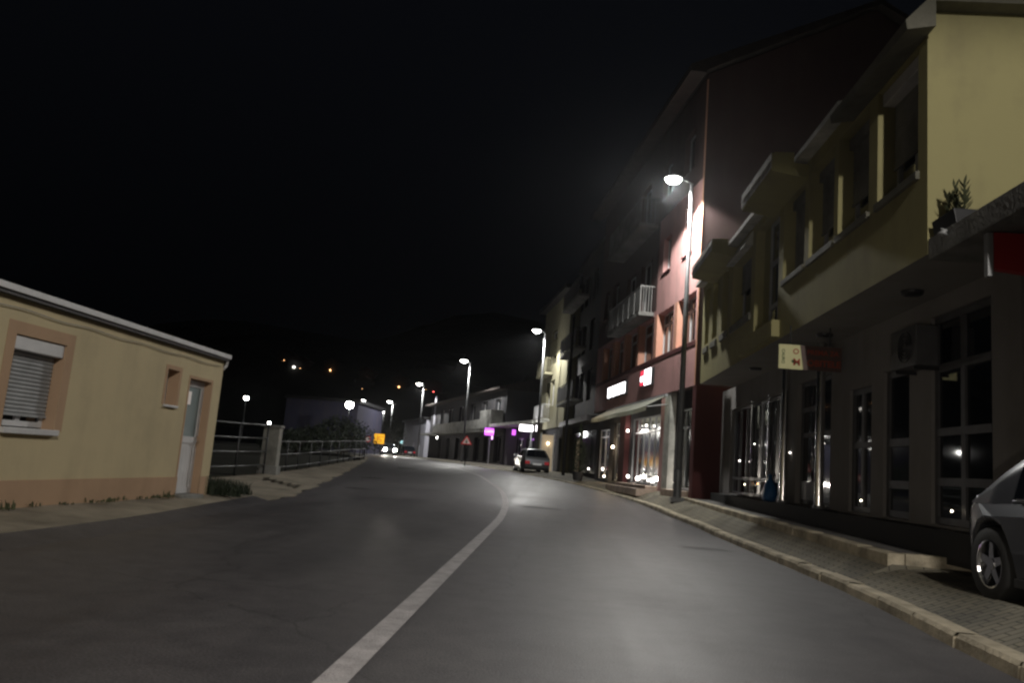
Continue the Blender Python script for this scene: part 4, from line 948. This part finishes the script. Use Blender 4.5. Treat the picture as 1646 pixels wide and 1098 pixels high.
# dim warehouse and bushes beyond the fence
a = at_y(455, 690, 95); b = at_y(572, 690, 95)
rt = thing('warehouse', 'dim bluish warehouse wall behind the fence', 'building', (a.x, 95, 0))
w = b.x-a.x
MB().box(0, w, 0, 14, -.5, at_y(480, 641, 95).z).build('wall', stucco('bluish_render', (.05, .05, .085)), rt)
MB().box(-.3, w+.3, -.3, 14.3, at_y(480, 641, 95).z+.002, at_y(480, 639, 95).z+.25).build('roof', 'darkmet', rt)
def shrub(label, loc, r, h, seed, group='dark bushes behind the fence'):
    rs = random.Random(seed); t = thing('bush', label, 'bush', loc, 0, group)
    mb = MB()
    for _ in range(int(700*r)):
        th = rs.uniform(0, 6.28); u = rs.uniform(-.2, 1); rr_ = r*math.sqrt(max(.05, 1-u*u))*rs.uniform(.55, 1.08)*(1+.2*math.sin(th*3+seed))
        c = Vector((rr_*math.cos(th), rr_*math.sin(th), h*(.35+.6*u)*rs.uniform(.8, 1.05)))
        s_ = rs.uniform(.06, .15); a_ = Vector((rs.uniform(-1, 1), rs.uniform(-1, 1), rs.uniform(-1, 1))).normalized(); b2 = a_.orthogonal().normalized()
        mb.quad(c-a_*s_, c-b2*s_*.5, c+a_*s_, c+b2*s_*.5)
    mb.build('foliage', 'leaf', t, fix=False)
    mb = MB()
    for k in range(6): th = rs.uniform(0, 6.28); mb.tube((0, 0, -.2), (r*.5*math.cos(th), r*.5*math.sin(th), h*.6), .04, .015, 6)
    mb.build('stem', 'bark', t)
for i, (x, D, r, h) in enumerate(((545, 62, 2.6, 3.2), (500, 58, 2.2, 2.2), (556, 74, 2.0, 3.0), (468, 50, 1.7, 1.6))):
    P = at_y(x, 720, D); shrub(['broad dark bush beside the bright yard lamp', 'low dark bush in front of the warehouse', 'tall dark bush nearest the round road sign', 'lowest dark bush nearest the grey pillar'][i], (P.x, D, zr(D)-.1), r, h, i+1)
P = at_y(628, 700, 125); shrub('far bush over the oncoming car', (P.x, 125, 1), 2.5, 6.5, 11, 'far roadside bushes')
# dark shrub in a pot before the pink building's far end
tp = pw(14.2, -1.1, interp(39, ZIN))
t = thing('potted_conifer', 'dark column shaped shrub in a pot below the far end of the awning', 'potted plant', tp)
mb = MB(); rs = random.Random(9)
for _ in range(1100):
    u = rs.random(); th = rs.uniform(0, 6.28); r = .42*(1-u**2.2)*rs.uniform(.6, 1.05)+.03
    c = Vector((r*math.cos(th), r*math.sin(th), .45+u*2.3)); s_ = .06
    a_ = Vector((math.cos(th)*.5, math.sin(th)*.5, 1)).normalized(); b2 = Vector((-math.sin(th), math.cos(th), 0))
    mb.quad(c-a_*s_, c-b2*s_*.4, c+a_*s_, c+b2*s_*.4)
mb.build('foliage', 'leaf', t, fix=False); MB().tube((0, 0, .2), (0, 0, 1.8), .04, .02, 6).build('stem', 'bark', t)
MB().lathe([(0, 0), (.22, 0), (.30, .42), (.27, .42), (.25, .36), (0, .36)], n=16).build('pot', 'darkmet', t, smooth=False)

# ------------------------------------------------------------------ signs
def roadsign_tri():
    D = 56; P = at_y(750, 710, D); zb = zr(D)
    t = thing('warning_sign', 'triangular red and white warning sign on a dark post', 'traffic sign', (P.x, D, zb), 0)
    h = P.z-zb
    MB().tube((0, 0, 0), (0, 0, h+.35), .035, n=10).build('post', 'darkmet', t, smooth=True)
    s_ = .40
    def tri(k, yy): return [(-s_*k, h-s_*.52*k), (s_*k, h-s_*.52*k), (0, h+s_*1.05*k)]
    MB().prism(tri(1, 0), -.05, -.036).build('border', 'signredface', t)
    MB().prism(tri(.70, 0), -.058, -.0505).build('face', 'signface', t)
    mb = MB(); mb.prism([(-.035, h-.13), (.035, h-.13), (.045, h+.03), (.0, h+.12), (-.045, h+.03)], -.064, -.0585); mb.tube((0, -.0585, h+.15), (0, -.064, h+.15), .03, n=10)
    mb.box(-.11, .10, -.0635, -.0586, h-.02, h+.01); mb.build('symbol', 'ink', t)
roadsign_tri()
D = 84; a = at_y(600.5, 713, D); b = at_y(617, 713, D); h = at_y(600, 697, D).z-a.z
t = thing('direction_sign', 'square yellow direction sign above the oncoming headlights', 'traffic sign', (a.x, D, zr(D)))
w = b.x-a.x; z = a.z-zr(D)
MB().box(0, w, -.04, 0, z, z+h).build('panel', 'ysign', t, bevel=.01)
mb = MB(); 
for x in (w*.2, w*.8): mb.tube((x, .03, 0), (x, .03, z+h*.9), .04, n=8)
mb.build('post', 'darkmet', t)
mb = MB(); mb.box(w*.30, w*.36, -.052, -.041, z+h*.12, z+h*.85); mb.box(w*.36, w*.7, -.052, -.041, z+h*.42, z+h*.47); mb.box(w*.45, w*.9, -.052, -.041, z+h*.70, z+h*.74); mb.box(w*.45, w*.85, -.052, -.041, z+h*.2, z+h*.24)
mb.build('lettering', plain('brown_ink', (.25, .10, .01), .5, emit=(.5, .2, .02), es=.25), t)
D = 80; P = at_y(591.5, 706, D)
t = thing('speed_sign', 'small round white sign with red rim left of the yellow sign', 'traffic sign', (P.x, D, zr(D)))
h = P.z-zr(D)
MB().tube((0, .03, 0), (0, .03, h+.3), .035, n=8).build('post', 'darkmet', t)
MB().lathe([(0, -.02), (.30, -.02), (.30, 0), (0, 0)], (0, 0, h), 24, 'y').build('rim', 'signredface', t)
MB().lathe([(0, -.027), (.21, -.027), (.21, -.021), (0, -.021)], (0, 0, h), 24, 'y').build('face', 'signface', t)

# ------------------------------------------------------------------ cars
def car(label, loc, rz, paint, L=4.3, W=1.75, H=1.45, suv=False, lights_on=False, group=None, name='parked_car', clear=.2):
    t = thing(name, label, 'car', loc, rz, group)
    hw = W/2; hl = L/2; belt = H*.62; wr = .35 if suv else .31
    wy = (hl-.82, -hl+(.60 if suv else .75))
    def arch(cy, n=9): return [(cy+(wr+.06)*math.cos(a), wr+(wr+.06)*math.sin(a)) for a in [math.pi*k/n for k in range(n+1)]]
    # outline (y, z) clockwise from the nose; y+ is the front
    bot = clear
    poly = [(hl-.02, bot+.05), (hl, .55), (hl-.08, belt-.22), (hl-.25, belt-.12), (hl-1.15, belt+.0), (-hl+.20, belt+.05), (-hl+.04, belt-.08), (-hl, .55), (-hl+.04, bot+.05)]
    low = []
    for cy in (wy[1], wy[0]): low += [(y, z) for y, z in reversed(arch(cy)) if z > bot] if False else [(cy-(wr+.06), bot)]+[(y, z) for y, z in reversed(arch(cy)) if z > bot]+[(cy+(wr+.06), bot)]
    poly = poly+low
    def wx(y, z):
        e = max(0, abs(y)-hl*.72)/(hl*.28); k = 1-.13*e*e
        return hw*k*(1-.06*max(0, (z-.75))/.5)*(1-.05*max(0, .45-z)/.25)
    me = bpy.data.meshes.new('body'); bm = bmesh.new()
    l = [bm.verts.new((-wx(y, z), y, z)) for y, z in poly]; r = [bm.verts.new((wx(y, z), y, z)) for y, z in poly]; n = len(poly)
    bm.faces.new(l); bm.faces.new(list(reversed(r)))
    for k in range(n): bm.faces.new((l[k], r[k], r[(k+1) % n], l[(k+1) % n]))
    bmesh.ops.recalc_face_normals(bm, faces=bm.faces)
    ed = [e for e in bm.edges if len(e.link_faces) == 2 and e.calc_face_angle(0) > .9 and (e.verts[0].co.z > .5 or abs(e.verts[0].co.y) > hl-.1)]
    bmesh.ops.bevel(bm, geom=ed, offset=.045, segments=3, profile=.5, affect='EDGES', clamp_overlap=True)
    bmesh.ops.triangulate(bm, faces=[f for f in bm.faces if len(f.verts) > 6])
    bm.to_mesh(me); bm.free(); me.materials.append(M[paint])
    body = bpy.data.objects.new('body', me); COL.objects.link(body); body.parent = t
    # cabin: windscreen base, roof, tail
    fb, fr_, rr_, rb = hl-1.15, hl-1.85, -hl+(1.0 if suv else .80), -hl+(.16 if suv else .22)
    z0 = belt-.03; zc = H
    cw0, cw1 = hw*.93, hw*.72
    pts = {}
    st = [(fb, z0, cw0, z0), ]
    mb = MB()
    secs = [(fb, .0), (fb-.25, .36), (fr_, .96), (fr_-.4, 1.0), (rr_+.3, .99), (rr_, .93), ((rr_+rb)/2, .52), (rb, .0)]
    ring = []
    for y, k in secs:
        zt2 = z0+(zc-z0)*k; wt = cw0+(cw1-cw0)*k
        ring.append([(-cw0, y, z0), (-(cw0+(wt-cw0)*.55), y, z0+(zt2-z0)*.62), (-wt, y, zt2-.04*k), (-wt*.75, y, zt2), (0, y, zt2+.02*k), (wt*.75, y, zt2), (wt, y, zt2-.04*k), (cw0+(wt-cw0)*.55, y, z0+(zt2-z0)*.62), (cw0, y, z0)])
    for p, q in zip(ring, ring[1:]):
        for k in range(8): mb.quad(p[k], p[k+1], q[k+1], q[k])
    mb.build('cabin', paint, t, smooth=True)
    def lift(p, d): return (p[0]+d[0], p[1]+d[1], p[2]+d[2])
    def side_pt(sg, y, f):   # f: 0 belt .. 1 roof
        k = interp(-y, [(-fb, 0), (-(fb-.25), .36), (-fr_, .96), (-(fr_-.4), 1), (-(rr_+.3), .99), (-rr_, .93), (-(rr_+rb)/2, .52), (-rb, 0)])
        zt2 = z0+(zc-z0)*k; wt = cw0+(cw1-cw0)*k
        if f < .62: g = f/.62; return (sg*(cw0+(wt-cw0)*.55*g+.006), y, z0+(zt2-z0)*f)
        g = (f-.62)/.38; return (sg*(cw0+(wt-cw0)*(.55+.45*g)+.006), y, z0+(zt2-z0)*f-.04*k*g)
    for sg in (-1, 1):
        for a, b in ((fb-.32, (fb+rb)/2+.35), ((fb+rb)/2+.27, rr_+.12), (rr_+.05, rr_-.10)) if suv else ((fb-.32, (fb+rb)/2+.25), ((fb+rb)/2+.17, rr_+.10)):
            mb = MB(); n = 5
            for i in range(n):
                y1_, y2_ = a+(b-a)*i/n, a+(b-a)*(i+1)/n
                for f1_, f2_ in ((.12, .62), (.62, .86)): mb.quad(side_pt(sg, y1_, f1_), side_pt(sg, y2_, f1_), side_pt(sg, y2_, f2_), side_pt(sg, y1_, f2_))
            mb.build('side_window', 'glass', t, smooth=True)
        MB().box(sg*(cw0+.012), sg*(cw0-.01), fb-.30, rr_-.02, z0+.045, z0+.065).build('window_trim', 'chrome', t)
        MB().box(sg*(hw+.006), sg*(hw-.03), hl-2.1, hl-2.1+.16, belt-.17, belt-.145).build('door_handle', 'chrome', t)
        MB().box(sg*(hw+.006), sg*(hw-.03), -.55, -.39, belt-.17, belt-.145).build('door_handle', 'chrome', t)
        mb = MB(); mb.prism([(fb-.45, z0+.08), (fb-.25, z0+.08), (fb-.27, z0+.24), (fb-.43, z0+.25)], sg*(hw-.02), sg*(hw+.16), 'x'); mb.build('mirror', paint, t, bevel=.02)
        MB().box(sg*(hw+.004), sg*(hw-.05), wy[1]+wr+.08, wy[0]-wr-.08, clear+.0, clear+.07).build('side_skirt', 'rubber', t)
    # rear and front glass
    def band_pt(sx, y, dz=.008):
        k = interp(-y, [(-fb, 0), (-(fb-.25), .36), (-fr_, .96), (-rr_, .93), (-(rr_+rb)/2, .52), (-rb, 0)]); zt2 = z0+(zc-z0)*k; wt = cw0+(cw1-cw0)*k
        return (sx*wt*.80, y, zt2+.012)
    for nm, a, b in (('rear_window', rr_-.03, rb+.10), ('windscreen', fr_+.02, fb-.06)):
        mb = MB(); n = 4; e = -.012 if nm == 'rear_window' else .012
        for i in range(n):
            y1_, y2_ = a+(b-a)*i/n, a+(b-a)*(i+1)/n
            for s1, s2 in ((-1, 0), (0, 1)):
                q = [band_pt(s1, y1_), band_pt(s2, y1_), band_pt(s2, y2_), band_pt(s1, y2_)]
                mb.quad(*[(p[0], p[1]+e, p[2]+(.02 if p[0] == 0 else 0)) for p in q])
        mb.build(nm, 'glass', t, smooth=True)
    for cy in wy:
        for sg in (-1, 1):
            cx = sg*(hw-.11)
            w_ = MB().lathe([(wr*.62, -.10), (wr*.93, -.11), (wr, -.07), (wr, .07), (wr*.93, .11), (wr*.62, .10)], (cx, cy, wr), 28, 'x').build('wheel', 'rubber', t, smooth=True)
            mb = MB(); mb.lathe([(wr*.58, sg*.06), (wr*.64, sg*.105), (wr*.60, sg*.108), (wr*.55, sg*.03)], (cx, cy, wr), 28, 'x')
            for k in range(5):
                a = 2*math.pi*k/5+.3; c, s_ = math.cos(a), math.sin(a)
                i0_, i1_ = cx+sg*.085, cx+sg*.055
                p = [(cy+c*.05-s_*.045, wr+s_*.05+c*.045), (cy+c*.05+s_*.045, wr+s_*.05-c*.045), (cy+c*wr*.6+s_*.028, wr+s_*wr*.6-c*.028), (cy+c*wr*.6-s_*.028, wr+s_*wr*.6+c*.028)]
                mb.prism(p, i1_, i0_, 'x')
            mb.tube((cx+sg*.05, cy, wr), (cx+sg*.092, cy, wr), .055, n=14)
            mb.build('rim', 'chrome' if suv else 'alu', w_)
            MB().lathe([(0, sg*.0), (wr*.6, sg*.0)], (cx, cy, wr), 20, 'x').build('brake', 'darkmet', w_)
        MB().box(-hw+.22, hw-.22, cy-wr, cy+wr, .3, wr*2+.02).build('wheel_well', 'black', t)
    for sg in (-1, 1):
        mb = MB(); mb.prism([(-hl-.012, belt-.42), (-hl+.35, belt-.34), (-hl+.35, belt-.16), (-hl+.01, belt-.14)], sg*(hw*.905), sg*(hw*.60), 'x') if False else mb.box(sg*hw*.52, sg*hw*.86, -hl-.012, -hl+.06, belt-.36, belt-.18)
        mb.build('tail_lamp', 'nightglass' if suv else 'tail', t, bevel=.012)
        mb = MB(); mb.box(sg*hw*.50, sg*hw*.84, hl-.10, hl+.012, .58, .76); hl_ = mb.build('headlight', 'head' if lights_on else 'nightglass', t, bevel=.02)
    MB().box(-.26, .26, -hl-.022, -hl+.02, .50, .61).build('number_plate', 'plate', t)
    mb = MB(); mb.box(-hw*.84, hw*.84, -hl-.015, -hl+.2, bot+.03, bot+.16); mb.box(-hw*.84, hw*.84, hl-.2, hl+.015, bot+.03, bot+.16); mb.build('bumper', 'rubber', t, bevel=.02)
    MB().box(-hw*.5, hw*.5, hl-.03, hl+.014, .52, .64).build('grille', 'darkmet', t)
    return t
# near car, tail towards the yellow building
Lc = 4.45
car('dark blue grey estate car parked on the pavement under the terrace slab', (4.2+.90-.02, 7.68-.6+Lc/2-Lc+1.62-.0, .25), math.pi, 'suv', Lc, 1.80, 1.62, suv=True, group=None) if False else None
c = car('dark blue grey high-roofed car parked on the pavement beside the forecourt kerb', (5.14, 0, .27), 0, 'suv', 4.4, 1.84, 1.52, suv=True)
c.rotation_euler.z = math.pi            # its tail points along the street
c.location.y = 7.68+.93-2.2; c.location.x = 5.08
car('silver hatchback with red tail lamps parked at the kerb beyond the bend', (-1.45, 49.6, .72), rad(12), 'silver', 4.1, 1.70, 1.46)
ca = car('oncoming car with both headlights blazing', (-19.75, 94.5, zr(92)), rad(180+17), 'darkcar', 4.2, 1.74, 1.46, lights_on=True, name='oncoming_car')
for sx in (-.6, .6): light('SPOT', 'headlight_beam', (sx, 2.35, .68), 350, (1, .92, .8), .05, ca, cone=rad(50), blend=.6).rotation_euler = (rad(87), 0, 0)
car('dark car parked far ahead beside the fourth street lamp', (at_y(655, 728, 112).x, 112, zr(112)), rad(20), 'darkcar', 4.2, 1.75, 1.45)

# headlights of the car the photo is taken from
for sx in (-.6, .6): light('SPOT', 'own_headlight', (sx-.1, .9, .66), 210, (1, .90, .76), .05, None, cone=rad(75), blend=.8).rotation_euler = (rad(86.0), 0, rad(-4))

# ------------------------------------------------------------------ thin scattering box added for lamp halos and veil
fm = bpy.data.materials.new('halo_haze'); fm.use_nodes = True; nt = fm.node_tree; nt.nodes.clear()
fo = nt.nodes.new('ShaderNodeOutputMaterial'); fv = nt.nodes.new('ShaderNodeVolumeScatter'); fv.inputs['Density'].default_value = .0002; fv.inputs['Anisotropy'].default_value = .82; fv.inputs['Color'].default_value = (.93, .95, 1, 1)
nt.links.new(fv.outputs[0], fo.inputs['Volume'])
tag(MB().box(-70, 25, -8, 200, -2, 14.6).build('halo_haze', fm), 'thin haze volume added over the whole street for lamp halos', 'halo_haze', kind='stuff')

# ------------------------------------------------------------------ world and render settings
w = bpy.data.worlds.new('World'); S.world = w; w.use_nodes = True
bgn = w.node_tree.nodes['Background']; nt = w.node_tree; tc = nt.nodes.new('ShaderNodeTexCoord'); sx = nt.nodes.new('ShaderNodeSeparateXYZ'); cr = nt.nodes.new('ShaderNodeValToRGB')
nt.links.new(tc.outputs['Generated'], sx.inputs[0]); nt.links.new(sx.outputs['Z'], cr.inputs['Fac']); nt.links.new(cr.outputs['Color'], bgn.inputs['Color'])
cr.color_ramp.elements[0].position = .0; cr.color_ramp.elements[0].color = (.05, .06, .09, 1); cr.color_ramp.elements[1].position = .55; cr.color_ramp.elements[1].color = (.62, .72, 1, 1)
bgn.inputs['Strength'].default_value = .0034
S.view_settings.view_transform = 'Standard'; S.view_settings.look = 'None'; S.view_settings.exposure = 0
S.cycles.use_denoising = True; S.cycles.filter_width = 2.4
S.cycles.sample_clamp_indirect = 3; S.cycles.max_bounces = 5; S.cycles.caustics_reflective = False; S.cycles.caustics_refractive = False
S.render.film_transparent = False
